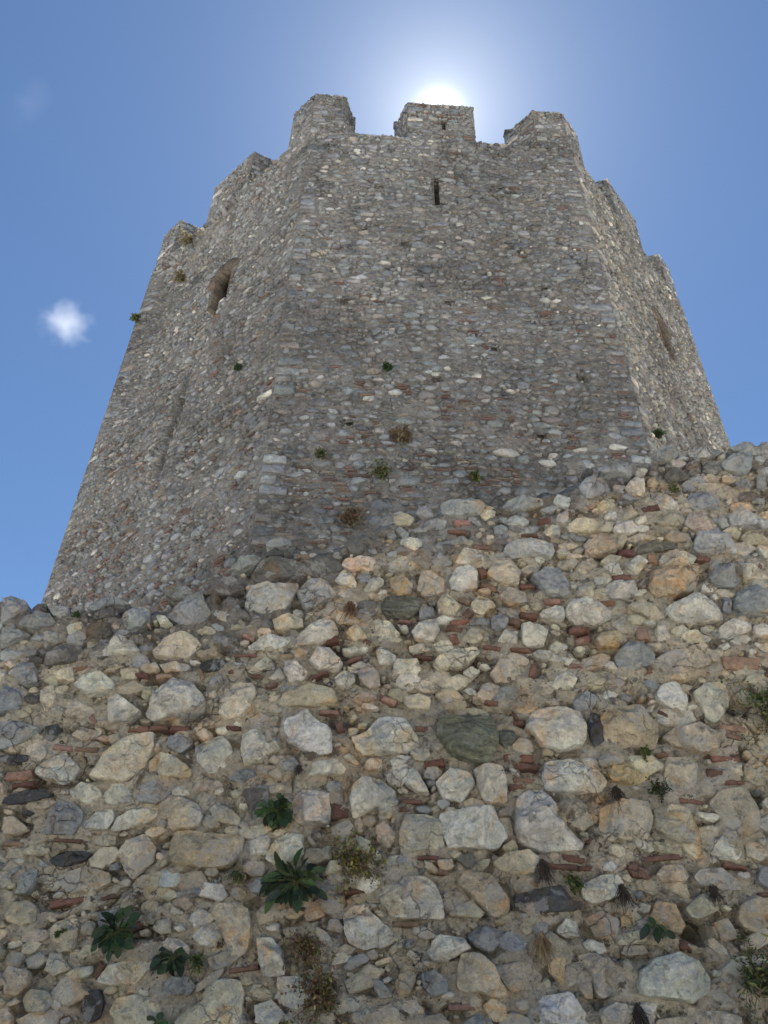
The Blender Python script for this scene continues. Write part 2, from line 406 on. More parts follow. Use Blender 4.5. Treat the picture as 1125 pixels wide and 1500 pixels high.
BRICKS='''-1308 1780 74 30 1
-1178 1775 93 37 5
-1273 1488 105 36 -1
-1162 1490 104 30 1
-1047 1487 107 34 -1
-1639 1374 99 33 -2
-1519 1371 117 32 1
-1517 1530 54 35 -51
-1643 1807 76 32 15
-1494 1854 88 27 6
-756 1915 122 27 -1
-800 1815 79 37 6
-975 1778 36 73 30
-673 1784 64 24 1
-589 1740 58 26 26
-331 1803 94 26 17
-143 1900 76 22 21
-61 1997 74 44 -31
-280 2020 72 57 13
-269 1595 97 28 -1
-210 1513 42 79 20
49 1666 103 35 -24
-764 1491 86 30 -2
-753 2030 75 33 -20
-484 2582 77 39 2
492 2868 103 48 2
461 2791 125 33 2
619 2686 112 38 -1
913 2790 102 30 2
1021 2905 83 50 11
630 2389 106 38 -20
598 2502 47 73 29
486 2287 65 48 -39
498 2197 57 61 38
453 2143 106 39 13
416 2098 88 44 -10
413 2032 48 72 23
849 2199 94 48 -4
767 2152 82 53 -27
1002 2299 95 37 -2
862 2402 92 33 2
783 1969 112 29 -2
621 1976 92 29 -2
135 2143 73 28 -7
838 1844 35 95 -19
1078 1880 80 38 -2
1111 2103 57 42 2
1158 2106 52 47 2
1132 2029 75 46 16
243 1916 101 29 -2
1701 2993 109 51 11
1636 2606 52 81 -4
1488 2648 100 46 -1
1431 2463 114 44 -1
1318 2283 85 44 2
1934 2602 78 54 2
2277 2540 75 85 -31
1136 2106 103 43 -4
1142 2035 93 46 20
1077 1880 85 35 -1
1452 1839 93 36 23
1159 2104 52 37 2
1100 2095 62 38 -4
1773 1369 145 35 -1
1700 1295 82 45 -4
1672 1233 77 16 11
1786 1251 112 26 3
1498 1606 54 24 -27
1845 1534 133 35 -3
1826 1495 115 32 -18
1473 2078 73 93 2
1554 1154 106 32 -7
1983 1901 198 92 -4
2118 1840 36 61 -35
52 1664 83 37 -20
601 1657 72 31 -11
229 1569 68 34 14
229 1511 81 36 -3
719 1359 145 48 -2
757 1319 111 38 -3
737 1247 110 31 -1
698 1214 73 36 1
292 1328 103 41 7
171 1135 99 23 -2
729 1546 77 26 1
-180 1091 81 87 1
-1784 1178 109 33 10
-1819 1222 134 58 5
-1433 651 160 38 11
-1245 674 70 25 21
-1504 924 132 20 -2
-1754 898 84 25 -2
-1062 477 56 37 6
-1209 375 33 73 -15
-1089 550 60 37 26
-570 392 126 27 8
-93 719 102 26 4
704 756 126 30 8
382 265 110 27 -1
317 807 52 27 -2
249 870 96 20 -1
145 584 124 30 -1
937 885 87 42 -2
880 843 155 33 -2
1050 954 72 42 -35
1360 889 178 31 6
953 877 87 25 -1
995 838 69 28 1
1061 416 41 105 5
1808 737 77 23 1
1700 854 100 26 -8
1390 522 53 48 -18'''
TOP=[(-3.237, 2.316), (-2.624, 2.277), (-2.215, 2.243), (-2.045, 2.202), (-1.955, 2.16), (-1.608, 2.187), (-1.259, 2.21), (-1.039, 2.321), (-0.912, 2.418), (-0.747, 2.568), (-0.461, 2.605), (-0.176, 2.745), (0.161, 2.9), (0.596, 3.005), (1.179, 3.149), (1.509, 3.284), (1.754, 3.397), (2.004, 3.507), (2.287, 3.534), (2.602, 3.587), (3.216, 3.687), (3.962, 3.788)]
CRACKS=[[(0.063, 1.731), (0.26, 1.707), (0.436, 1.681), (0.56, 1.626), (0.694, 1.599), (0.784, 1.628)], [(0.994, 1.726), (1.055, 1.747), (1.144, 1.746), (1.247, 1.707), (1.379, 1.676), (1.409, 1.68)], [(-1.699, 0.457), (-1.621, 0.466), (-1.557, 0.499), (-1.476, 0.562), (-1.361, 0.6), (-1.253, 0.636), (-1.198, 0.691)], [(-1.201, 0.702), (-1.144, 0.754), (-0.991, 0.756), (-0.857, 0.773), (-0.802, 0.778)], [(-1.133, 0.623), (-1.071, 0.647), (-0.988, 0.651), (-0.96, 0.681)], [(-0.522, 1.56), (-0.535, 1.49), (-0.516, 1.394), (-0.527, 1.318), (-0.557, 1.257)], [(-0.437, 1.358), (-0.405, 1.312), (-0.428, 1.256), (-0.429, 1.165)], [(0.032, 1.294), (0.052, 1.23), (0.107, 1.187)], [(1.856, 3.412), (1.853, 3.334), (1.94, 3.29), (2.003, 3.246), (2.028, 3.141)], [(-0.321, 2.541), (-0.215, 2.609), (-0.106, 2.679)]]

# ------------------------------------------------------------------ noise
def _h(ix, iy, iz, s):
    n = (ix.astype(np.int64) * 374761393 + iy.astype(np.int64) * 668265263 + iz.astype(np.int64) * 1274126177 + s * 974634777) & 0xffffffff
    n = ((n ^ (n >> 13)) * 1103515245) & 0xffffffff
    n = ((n ^ (n >> 15)) * 2246822519) & 0xffffffff
    return ((n ^ (n >> 16)) & 0xffff) / 65535.0 * 2 - 1
def vn(x, y, z, s=0):
    x = np.asarray(x, float); y = np.asarray(y, float) + x * 0; z = np.asarray(z, float) + x * 0; x = x + y * 0
    fx, fy, fz = np.floor(x), np.floor(y), np.floor(z)
    u, v, t = x - fx, y - fy, z - fz
    u = u * u * (3 - 2 * u); v = v * v * (3 - 2 * v); t = t * t * (3 - 2 * t)
    r = 0
    for a in (0, 1):
        for b in (0, 1):
            for c in (0, 1):
                r = r + _h(fx + a, fy + b, fz + c, s) * (u if a else 1 - u) * (v if b else 1 - v) * (t if c else 1 - t)
    return r
def fbm(x, y, z, s=0, o=4, g=0.5):
    r = 0; a = 1.0; f = 1.0
    for k in range(o):
        r = r + a * vn(np.asarray(x) * f + k * 7.3, np.asarray(y) * f + k * 3.1, np.asarray(z) * f, s + k * 17); a *= g; f *= 2.03
    return r

# ------------------------------------------------------------------ mesh collecting
class MB:
    """collects vertex arrays, quads and triangles, a colour per vertex and a material per face"""
    def __init__(s): s.v = []; s.c = []; s.q = []; s.t = []; s.qm = []; s.tm = []; s.n = 0
    def add(s, v, quads=(), tris=(), col=(0.5, 0.5, 0.5), mi=0):
        v = np.asarray(v, float).reshape(-1, 3); c = np.asarray(col, float)
        if c.ndim == 1: c = np.tile(c, (len(v), 1))
        s.v.append(v); s.c.append(c)
        if len(quads): s.q.append(np.asarray(quads) + s.n); s.qm.append(np.full(len(quads), mi))
        if len(tris): s.t.append(np.asarray(tris) + s.n); s.tm.append(np.full(len(tris), mi))
        s.n += len(v)
    def build(s, name, mats, parent=None, smooth=True):
        v = np.concatenate(s.v); c = np.concatenate(s.c)
        q = np.concatenate(s.q) if s.q else np.zeros((0, 4), int); t = np.concatenate(s.t) if s.t else np.zeros((0, 3), int)
        mi = np.concatenate([x for x in s.qm + s.tm])
        org = np.zeros(3)
        if parent is None or name in ('stone', 'brick', 'merlon'):
            org = v.mean(0)
        m = bpy.data.meshes.new(name)
        m.vertices.add(len(v)); m.vertices.foreach_set('co', (v - org).ravel())
        nl = q.size + t.size; m.loops.add(nl); m.loops.foreach_set('vertex_index', np.concatenate([q.ravel(), t.ravel()]).astype(np.int32))
        npoly = len(q) + len(t); m.polygons.add(npoly)
        ls = np.concatenate([np.arange(len(q)) * 4, q.size + np.arange(len(t)) * 3]).astype(np.int32)
        m.polygons.foreach_set('loop_start', ls)
        m.polygons.foreach_set('material_index', mi.astype(np.int32))
        m.polygons.foreach_set('use_smooth', np.full(npoly, smooth))
        at = m.color_attributes.new('Col', 'FLOAT_COLOR', 'POINT')
        at.data.foreach_set('color', np.concatenate([c, np.ones((len(c), 1))], 1).astype(np.float32).ravel())
        for x in (mats if isinstance(mats, (list, tuple)) else [mats]): m.materials.append(x)
        m.update(calc_edges=True); m.validate()
        o = bpy.data.objects.new(name, m); COL.objects.link(o)
        if parent is not None:
            o.parent = parent
            o.location = Vector(org) - parent.location
        else: o.location = org
        return o

def tag(o, label=None, cat=None, group=None, kind=None):
    if label: o['label'] = label
    if cat: o['category'] = cat
    if group: o['group'] = group
    if kind: o['kind'] = kind
    return o
def empty(name, loc, label, cat, group=None):
    o = bpy.data.objects.new(name, None); COL.objects.link(o); o.location = loc
    o.empty_display_size = 0.2
    return tag(o, label, cat, group)

# ------------------------------------------------------------------ materials
def new_mat(name, rough=0.9):
    m = bpy.data.materials.new(name); m.use_nodes = True; t = m.node_tree
    b = t.nodes['Principled BSDF']; b.inputs['Roughness'].default_value = rough
    b.inputs['Specular IOR Level'].default_value = 0.25
    return m, t, b
def masonry_mat(name, k=1.0, base=None, bump=0.5, stain=0.35, lichen=0.5, pebbles=0.0, vein=0.0, broad=0.0, soil_shade=0.0):
    """k: size of the pattern; colour comes from the stone (attribute Col) or base"""
    m, t, b = new_mat(name)
    N = t.nodes.new; L = t.links.new
    geo = N('ShaderNodeNewGeometry')
    def noise(scale, detail=6, rough=0.6, dist=0.0, off=0):
        n = N('ShaderNodeTexNoise'); n.inputs['Scale'].default_value = scale / k; n.inputs['Detail'].default_value = detail
        n.inputs['Roughness'].default_value = rough; n.inputs['Distortion'].default_value = dist
        if off:
            mp = N('ShaderNodeMapping'); mp.inputs['Location'].default_value = (off, off * 1.7, -off)
            L(geo.outputs['Position'], mp.inputs[0]); L(mp.outputs[0], n.inputs['Vector'])
        else: L(geo.outputs['Position'], n.inputs['Vector'])
        return n.outputs['Fac']
    def ramp(x, a, bb, lo=0.0, hi=1.0):
        r = N('ShaderNodeMapRange'); r.inputs['From Min'].default_value = a; r.inputs['From Max'].default_value = bb
        r.inputs['To Min'].default_value = lo; r.inputs['To Max'].default_value = hi; L(x, r.inputs[0]); return r.outputs[0]
    def mix(mode, f, a, c):
        x = N('ShaderNodeMix'); x.data_type = 'RGBA'; x.blend_type = mode
        if isinstance(f, float): x.inputs[0].default_value = f
        else: L(f, x.inputs[0])
        for s_, y in ((6, a), (7, c)):
            if isinstance(y, tuple): x.inputs[s_].default_value = (*y, 1)
            else: L(y, x.inputs[s_])
        return x.outputs[2]
    def mul(a, f):
        x = N('ShaderNodeMath'); x.operation = 'MULTIPLY'; L(a, x.inputs[0])
        if isinstance(f, float): x.inputs[1].default_value = f
        else: L(f, x.inputs[1])
        return x.outputs[0]
    if base is None:
        a = N('ShaderNodeAttribute'); a.attribute_name = 'Col'; c = a.outputs['Color']
    else:
        rgb = N('ShaderNodeRGB'); rgb.outputs[0].default_value = (*base, 1); c = rgb.outputs[0]
    big = noise(5.5, 5, 0.55, 0.6)
    med = noise(22, 8, 0.68, 0.3, 3.1)
    fine = noise(95, 6, 0.7, 0.0, 7.7)
    v = N('ShaderNodeCombineColor')
    br = ramp(big, 0.3, 0.7, 0.78, 1.22)
    c = mix('MULTIPLY', 1.0, c, ramp_col(t, br))
    c = mix('MULTIPLY', 1.0, c, ramp_col(t, ramp(med, 0.28, 0.74, 0.70, 1.30)))
    c = mix('MULTIPLY', 1.0, c, ramp_col(t, ramp(fine, 0.25, 0.75, 0.78, 1.2)))
    if broad:      # repairs and weathering spread over metres of wall
        bn = noise(0.42 * k, 5, 0.6, 0.8, 51.0)
        c = mix('MULTIPLY', broad, c, ramp_col(t, ramp(bn, 0.36, 0.64, 0.66, 1.26)))
    if soil_shade:       # damp earth stains in patches, also painting the dark of cavities into the mortar
        c = mix('MIX', mul(ramp(noise(3.1, 9, 0.72, 0.6, 61.0), 0.535, 0.60), soil_shade), c, (0.13, 0.105, 0.08))
        c = mix('MIX', mul(ramp(noise(11.0, 8, 0.7, 0.4, 67.0), 0.57, 0.62), soil_shade), c, (0.09, 0.072, 0.056))
    if stain:
        f = mul(ramp(noise(4.2, 4, 0.6, 0.9, 11.0), 0.52, 0.68), stain)
        c = mix('MULTIPLY', f, c, (1.05, 0.72, 0.42))
        f2 = mul(ramp(noise(7.0, 6, 0.65, 0.4, 17.0), 0.54, 0.58), stain)
        c = mix('MIX', mul(f2, 0.75), c, (0.45, 0.465, 0.475))
    if lichen:
        f = mul(ramp(noise(16, 9, 0.72, 0.5, 23.0), 0.58, 0.66), lichen)
        c = mix('MIX', f, c, (0.075, 0.068, 0.06))
        f = mul(ramp(noise(60, 6, 0.7, 0.0, 29.0), 0.62, 0.68), lichen)
        c = mix('MIX', f, c, (0.06, 0.05, 0.045))
    h = N('ShaderNodeMath'); h.operation = 'ADD'; L(mul(med, 1.0), h.inputs[0]); L(mul(fine, 0.35), h.inputs[1]); hh = h.outputs[0]
    vc = N('ShaderNodeTexVoronoi'); vc.inputs['Scale'].default_value = 15 / k; vw = N('ShaderNodeVectorMath'); vw.operation = 'ADD'
    vn_ = N('ShaderNodeTexNoise'); vn_.inputs['Scale'].default_value = 9 / k; L(geo.outputs['Position'], vn_.inputs['Vector'])
    vs = N('ShaderNodeVectorMath'); vs.operation = 'SCALE'; vs.inputs['Scale'].default_value = .12 * k; L(vn_.outputs['Color'], vs.inputs[0]); L(geo.outputs['Position'], vw.inputs[0]); L(vs.outputs[0], vw.inputs[1]); L(vw.outputs[0], vc.inputs['Vector'])
    hv = N('ShaderNodeMath'); hv.operation = 'ADD'; L(mul(vc.outputs['Distance'], .9), hv.inputs[0]); L(hh, hv.inputs[1]); hh = hv.outputs[0]
    # hairline cracks
    vo = N('ShaderNodeTexVoronoi'); vo.feature = 'DISTANCE_TO_EDGE'; vo.inputs['Scale'].default_value = 9 / k
    dm = N('ShaderNodeVectorMath'); dm.operation = 'ADD'
    nn = N('ShaderNodeTexNoise'); nn.inputs['Scale'].default_value = 6 / k; nn.inputs['Detail'].default_value = 5
    L(geo.outputs['Position'], nn.inputs['Vector'])
    sc_ = N('ShaderNodeVectorMath'); sc_.operation = 'SCALE'; sc_.inputs['Scale'].default_value = 0.16 * k; L(nn.outputs['Color'], sc_.inputs[0])
    L(geo.outputs['Position'], dm.inputs[0]); L(sc_.outputs[0], dm.inputs[1]); L(dm.outputs[0], vo.inputs['Vector'])
    edge = ramp(vo.outputs['Distance'], 0.0, 0.035, 1.0, 0.0)
    gate = ramp(noise(3.0, 3, 0.5, 0, 41.0), 0.53, 0.64)
    cr = mul(edge, gate)
    c = mix('MULTIPLY', mul(cr, 0.55), c, (0.25, 0.22, 0.2))
    h2 = N('ShaderNodeMath'); h2.operation = 'SUBTRACT'; L(hh, h2.inputs[0]); L(mul(cr, 0.5), h2.inputs[1]); hh = h2.outputs[0]
    if vein:
        mp = N('ShaderNodeMapping'); mp.inputs['Rotation'].default_value = (0, 0.35, 0); mp.inputs['Scale'].default_value = (5, 5, 60)
        wp = N('ShaderNodeTexNoise'); wp.inputs['Scale'].default_value = 7; wp.inputs['Detail'].default_value = 2; L(geo.outputs['Position'], wp.inputs['Vector'])
        ws = N('ShaderNodeVectorMath'); ws.operation = 'SCALE'; ws.inputs['Scale'].default_value = 0.09; L(wp.outputs['Color'], ws.inputs[0])
        wa = N('ShaderNodeVectorMath'); wa.operation = 'ADD'; L(geo.outputs['Position'], wa.inputs[0]); L(ws.outputs[0], wa.inputs[1]); L(wa.outputs[0], mp.inputs[0])
        wv = N('ShaderNodeTexNoise'); wv.inputs['Scale'].default_value = 1.0; wv.inputs['Detail'].default_value = 5; wv.inputs['Roughness'].default_value = .65
        L(mp.outputs[0], wv.inputs['Vector'])
        c = mix('MULTIPLY', vein, c, ramp_col(t, ramp(wv.outputs['Fac'], 0.3, .7, 0.45, 1.8)))
        h3 = N('ShaderNodeMath'); h3.operation = 'ADD'; L(hh, h3.inputs[0]); L(mul(wv.outputs['Fac'], 1.6), h3.inputs[1]); hh = h3.outputs[0]
    if pebbles:
        vp = N('ShaderNodeTexVoronoi'); vp.inputs['Scale'].default_value = 55 / k; vp.inputs['Randomness'].default_value = 1.0
        L(geo.outputs['Position'], vp.inputs['Vector'])
        pb = ramp(vp.outputs['Distance'], 0.16, 0.3, 1.0, 0.0)
        sep = N('ShaderNodeSeparateColor'); L(vp.outputs['Color'], sep.inputs[0])
        on = ramp(sep.outputs[0], 0.72, 0.74)
        f = mul(mul(pb, on), pebbles)
        pc = N('ShaderNodeMix'); pc.data_type = 'RGBA'; L(sep.outputs[1], pc.inputs[0]); pc.inputs[6].default_value = (0.12, 0.09, 0.07, 1); pc.inputs[7].default_value = (0.55, 0.5, 0.42, 1)
        c = mix('MIX', f, c, pc.outputs[2])
        h3 = N('ShaderNodeMath'); h3.operation = 'ADD'; L(hh, h3.inputs[0]); L(mul(f, 0.5), h3.inputs[1]); hh = h3.outputs[0]
    L(c, b.inputs['Base Color'])
    bp = N('ShaderNodeBump'); bp.inputs['Strength'].default_value = bump; bp.inputs['Distance'].default_value = 0.05 * k
    L(hh, bp.inputs['Height']); L(bp.outputs[0], b.inputs['Normal'])
    return m
def ramp_col(t, x):
    c = t.nodes.new('ShaderNodeCombineColor')
    for i in range(3): t.links.new(x, c.inputs[i])
    return c.outputs[0]

M_STONE = masonry_mat('limestone', 1.0, None, 1.0, 0.7, 0.55)
M_BAND = masonry_mat('banded_schist', 1.0, None, 0.9, 0.2, 0.3, vein=0.8)
M_BRICK = masonry_mat('fired_clay', 0.8, None, 0.6, 0.0, 0.45)
M_MORTAR = masonry_mat('lime_mortar', 1.0, None, 1.0, 0.35, 0.5, pebbles=0.8, broad=.6, soil_shade=.9)
M_TSTONE = masonry_mat('tower_stone', 2.2, None, 0.8, 0.25, 0.4, broad=.8)
M_TMORTAR = masonry_mat('tower_mortar', 2.4, (0.21, 0.208, 0.205), 1.0, 0.3, 0.45, pebbles=0.5, broad=.8)
def leaf_mat(name, col, var=0.4, transl=0.25):
    m, t, b = new_mat(name, 0.6)
    a = t.nodes.new('ShaderNodeAttribute'); a.attribute_name = 'Col'
    n = t.nodes.new('ShaderNodeTexNoise'); n.inputs['Scale'].default_value = 40
    mx = t.nodes.new('ShaderNodeMix'); mx.data_type = 'RGBA'; mx.blend_type = 'MULTIPLY'; mx.inputs[0].default_value = 1
    mr = t.nodes.new('ShaderNodeMapRange'); mr.inputs['From Min'].default_value = 0.3; mr.inputs['From Max'].default_value = 0.7
    mr.inputs['To Min'].default_value = 1 - var; mr.inputs['To Max'].default_value = 1 + var
    t.links.new(n.outputs['Fac'], mr.inputs[0]); t.links.new(a.outputs['Color'], mx.inputs[6]); t.links.new(ramp_col(t, mr.outputs[0]), mx.inputs[7])
    t.links.new(mx.outputs[2], b.inputs['Base Color'])
    tr = t.nodes.new('ShaderNodeBsdfTranslucent'); t.links.new(mx.outputs[2], tr.inputs['Color'])
    ms = t.nodes.new('ShaderNodeMixShader'); ms.inputs[0].default_value = transl
    t.links.new(b.outputs[0], ms.inputs[1]); t.links.new(tr.outputs[0], ms.inputs[2])
    t.links.new(ms.outputs[0], t.nodes['Material Output'].inputs['Surface'])
    return m
M_LEAF = leaf_mat('leaf', None); M_STEM = leaf_mat('stem', None, 0.3, 0.0)

# ------------------------------------------------------------------ ground
def ground():
    m, t, b = new_mat('dry_earth', 1.0)
    n = t.nodes.new('ShaderNodeTexNoise'); n.inputs['Scale'].default_value = 0.8; n.inputs['Detail'].default_value = 8
    cr = t.nodes.new('ShaderNodeValToRGB'); cr.color_ramp.elements[0].position = 0.35; cr.color_ramp.elements[0].color = (0.54, 0.50, 0.42, 1)
    cr.color_ramp.elements[1].position = 0.65; cr.color_ramp.elements[1].color = (0.70, 0.65, 0.56, 1)
    tcn = t.nodes.new('ShaderNodeTexCoord'); t.links.new(tcn.outputs['Object'], n.inputs['Vector'])
    t.links.new(n.outputs['Fac'], cr.inputs[0]); t.links.new(cr.outputs[0], b.inputs['Base Color'])
    a = np.concatenate([-np.geomspace(600, 12, 14), np.linspace(-10, 10, 41), np.geomspace(12, 600, 14)])
    X, Y = np.meshgrid(a, a, indexing='ij'); Z = 0.06 * fbm(X * 0.5, Y * 0.5, 0, 5) - 0.05
    n_ = len(a); i, j = np.meshgrid(np.arange(n_ - 1), np.arange(n_ - 1), indexing='ij'); k = (i * n_ + j).ravel()
    mb = MB(); mb.add(np.stack([X, Y, Z], -1), np.stack([k, k + n_, k + n_ + 1, k + 1], 1))
    tag(mb.build('ground', m), kind='structure')
ground()

# ------------------------------------------------------------------ stones
PAL = dict(W=(.80, .775, .69), w=(.76, .73, .635), c=(.67, .61, .475), C=(.68, .625, .49), g=(.38, .40, .41), G=(.50, .515, .52),
           d=(.20, .195, .185), k=(.11, .115, .12), o=(.62, .49, .31), O=(.57, .48, .35), p=(.58, .50, .42), P=(.62, .555, .47),
           t=(.54, .485, .38), e=(.19, .195, .165), E=(.25, .258, .21), R=(.30, .19, .15), b=(.155, .088, .069))
def radial(poly, N):
    p = np.asarray(poly, float); q = np.roll(p, -1, 0)
    cr = p[:, 0] * q[:, 1] - q[:, 0] * p[:, 1]; A = cr.sum() / 2
    c = ((p + q) * cr[:, None]).sum(0) / (6 * A)
    th = np.arange(N) * 2 * np.pi / N; r = np.zeros(N)
    for i in range(N):
        d = np.array([math.cos(th[i]), math.sin(th[i])]); best = 0
        for a, b_ in zip(p - c, q - c):
            e = b_ - a; den = d[0] * e[1] - d[1] * e[0]
            if abs(den) < 1e-12: continue
            t_ = (a[0] * e[1] - a[1] * e[0]) / den; s_ = (a[0] * d[1] - a[1] * d[0]) / den
            if t_ > 0 and -1e-6 <= s_ <= 1 + 1e-6: best = max(best, t_)
        r[i] = best if best > 0 else (r[i - 1] if i else 0.02)
    return c, th, r, abs(A)
TS = np.array([1.0, 1.0, .985, .95, .9, .83, .74, .64, .53, .41, .28, .14])
def carve(c, th, r, D, seed, rng, ts=TS, sink=0.05, rough=1.0, boxy=7.0):
    """a rough hewn stone: returns local x, z, height arrays (rings x N) plus the centre point"""
    N = len(th)
    r = (np.roll(r, 1) + 14 * r + np.roll(r, -1)) / 16
    nx, nz = np.cos(th), np.sin(th); s = r.mean()
    r = r * (1 + (0.045 * fbm(nx * 2.6, nz * 2.6, seed * 1.3, 3, 3) + 0.02 * fbm(nx * 9, nz * 9, seed * 1.7, 6, 2)) * rough)
    T = np.append(ts, 0.0)[:, None]
    X = c[0] + T * r * nx; Z = c[1] + T * r * nz
    # chiselled facets: the smallest of several tilted planes and a blunt block
    Hh = D * np.clip(1 - T ** boxy, 0, 1) ** 0.6 + 0 * X
    wx = X + 0.10 * s * fbm(X * 2.5 / s, Z * 2.5 / s, seed, 13, 2); wz = Z + 0.10 * s * fbm(X * 2.5 / s, Z * 2.5 / s, seed, 14, 2)
    lx, lz = (wx - c[0]) / s, (wz - c[1]) / s
    a = rng.uniform(0, 2 * np.pi); Hh = np.minimum(Hh, (rng.uniform(.6, .78) - rng.uniform(.08, .3) * (np.cos(a) * lx + np.sin(a) * lz)) * D)
    for k in range(rng.integers(6, 11)):
        a = rng.uniform(0, 2 * np.pi); sl = rng.uniform(0.1, 1.3) * D; of = rng.uniform(0.62, 0.95) * D + sl * .25
        pl = of - sl * (np.cos(a) * lx + np.sin(a) * lz)
        Hh = np.minimum(Hh, np.maximum(pl, 0.10 * D))
    f = 1.0 / max(s, 0.03)
    e = np.clip((1 - T) * 9, 0, 1)
    rg = 1 - np.abs(fbm(X * f * 2.2, Z * f * 2.2, seed * 3.7, 21, 4)) * 1.6
    Hh = Hh + e * D * rough * (0.09 * fbm(X * f * 1.3, Z * f * 1.3, seed * 2.1, 9, 3) + 0.12 * np.clip(rg, -1, 1) - .07)
    Hh = Hh + e * 0.004 * fbm(X * 60, Z * 60, seed, 4, 3)
    Hh[0] = -sink
    return X, Z, Hh
def ring_faces(rows, N):
    i, j = np.meshgrid(np.arange(rows - 1), np.arange(N), indexing='ij'); i = i.ravel(); j = j.ravel(); j2 = (j + 1) % N
    return np.stack([i * N + j, i * N + j2, (i + 1) * N + j2, (i + 1) * N + j], 1)

def stone_into(mb, poly, D, seed, N, ts, surf, col, mi=0, sink=0.05, rough=1.0, boxy=7.0):
    rng = np.random.default_rng(seed)
    c, th, r, A = radial(poly, N)
    X, Z, Hh = carve(c, th, r, D, seed % 977, rng, ts, sink, rough, boxy)
    P = surf(X[:-1], Z[:-1], Hh[:-1]); pc = surf(X[-1:, :1], Z[-1:, :1], Hh[-1:].mean(1, keepdims=True))
    rows = len(ts); V = np.concatenate([P.reshape(-1, 3), pc.reshape(-1, 3)])
    k = (rows - 1) * N; j = np.arange(N)
    # a second tone over part of the stone (fresh break, mineral streak)
    cc = np.tile(np.asarray(col, float), (len(V), 1))
    tn = np.clip(fbm(V[:, 0] * 7, V[:, 1] * 7, V[:, 2] * 7, seed % 53, 3) * 1.2, -1, 1)[:, None]
    cc = np.clip(cc * (1 + 0.16 * tn * np.array([1.0, 0.9, 0.7])), 0.01, 0.8)
    mb.add(V, ring_faces(rows, N), np.stack([k + j, k + (j + 1) % N, np.full(N, k + N)], 1), cc, mi)
def chip_into(bt, poly, D, rng, col, mi=0, sink=0.05, rings=(1.0, .86, .5), rough=1.0):
    """small stone: outline polygon, a few rings and a blunt uneven face"""
    p = np.asarray(poly, float); n = len(p); c = p.mean(0); d = p - c
    s = float(np.abs(d).mean()) + 1e-6; a = rng.uniform(0, 2 * math.pi); sl = rng.uniform(0, .45) * D; a2 = rng.uniform(0, 2 * math.pi); sl2 = rng.uniform(.2, .8) * D; of2 = rng.uniform(.6, 1.1) * D
    X = [p[:, 0]]; Z = [p[:, 1]]; Hh = [np.full(n, -sink)]
    for t in rings:
        q = c + d * t * (1 + rng.uniform(-.05, .05, n))[:, None]; lx, lz = (q[:, 0] - c[0]) / s, (q[:, 1] - c[1]) / s
        h = D * (1 - t ** 4) ** .62 if t < 1 else 0.0
        h = np.minimum(h - sl * .3 * (math.cos(a) * lx + math.sin(a) * lz) * (1 - t * .5), np.maximum(of2 - sl2 * (math.cos(a2) * lx + math.sin(a2) * lz), .1 * D))
        h = h + (rng.uniform(-.13, .13, n) * D * rough if t < 1 else 0)
        X.append(q[:, 0]); Z.append(q[:, 1]); Hh.append(h + 0 * lx)
    X.append(c[:1]); Z.append(c[1:]); Hh.append(Hh[-1].mean(keepdims=True) + .08 * D)
    rows = len(rings) + 1; k = (rows - 1) * n; j = np.arange(n)
    bt.add(np.concatenate(X), np.concatenate(Z), np.concatenate(Hh), ring_faces(rows, n), np.stack([k + j, k + (j + 1) % n, np.full(n, k + n)], 1), col, mi)
def dense(poly, m, rng, j=.03):
    """outline with m points per side, slightly worn"""
    p = np.asarray(poly, float); q = np.roll(p, -1, 0); o = np.concatenate([p + (q - p) * k / m for k in range(m)], 1).reshape(-1, 2); c = o.mean(0)
    return c + (o - c) * (1 + rng.uniform(-j, j, len(o)))[:, None]
class Batch:
    """stones gathered in face coordinates, put on the surface in one go"""
    def __init__(s): s.X = []; s.Z = []; s.H = []; s.q = []; s.t = []; s.c = []; s.qm = []; s.tm = []; s.n = 0
    def add(s, X, Z, Hh, q, t, col, mi):
        s.X.append(X); s.Z.append(Z); s.H.append(Hh); s.q.append(q + s.n); s.t.append(t + s.n)
        s.c.append(np.tile(np.asarray(col, float), (len(X), 1))); s.qm.append(np.full(len(q), mi)); s.tm.append(np.full(len(t), mi)); s.n += len(X)
    def flush(s, mb, surf):
        if not s.n: return
        V = surf(np.concatenate(s.X), np.concatenate(s.Z), np.concatenate(s.H)); c = np.concatenate(s.c)
        tn = np.clip(fbm(V[:, 0] * 7, V[:, 1] * 7, V[:, 2] * 7, 3, 3) * 1.2, -1, 1)[:, None]; c = np.clip(c * (1 + .14 * tn * np.array([1.0, .9, .7])), .01, .8)
        mb.v.append(V); mb.c.append(c); mb.q.append(np.concatenate(s.q) + mb.n); mb.t.append(np.concatenate(s.t) + mb.n); mb.qm += s.qm; mb.tm += s.tm; mb.n += len(V)
        s.__init__()
def jitter(col, rng, a=0.12, h=0.05):
    c = np.array(col) * (1 + rng.uniform(-a, a)); return np.clip(c * (1 + rng.uniform(-h, h, 3)), 0.01, 0.85)
def blob(cx, cz, a, b, rot, rng, n=None):
    n = n or rng.integers(4, 8); th = np.sort(np.arange(n) + rng.uniform(-.32, .32, n)) * 2 * np.pi / n
    k = rng.uniform(0.8, 1.12, n); x, z = np.cos(th) * a * k, np.sin(th) * b * k
    c, s = math.cos(rot), math.sin(rot); return np.stack([cx + c * x - s * z, cz + s * x + c * z], 1)
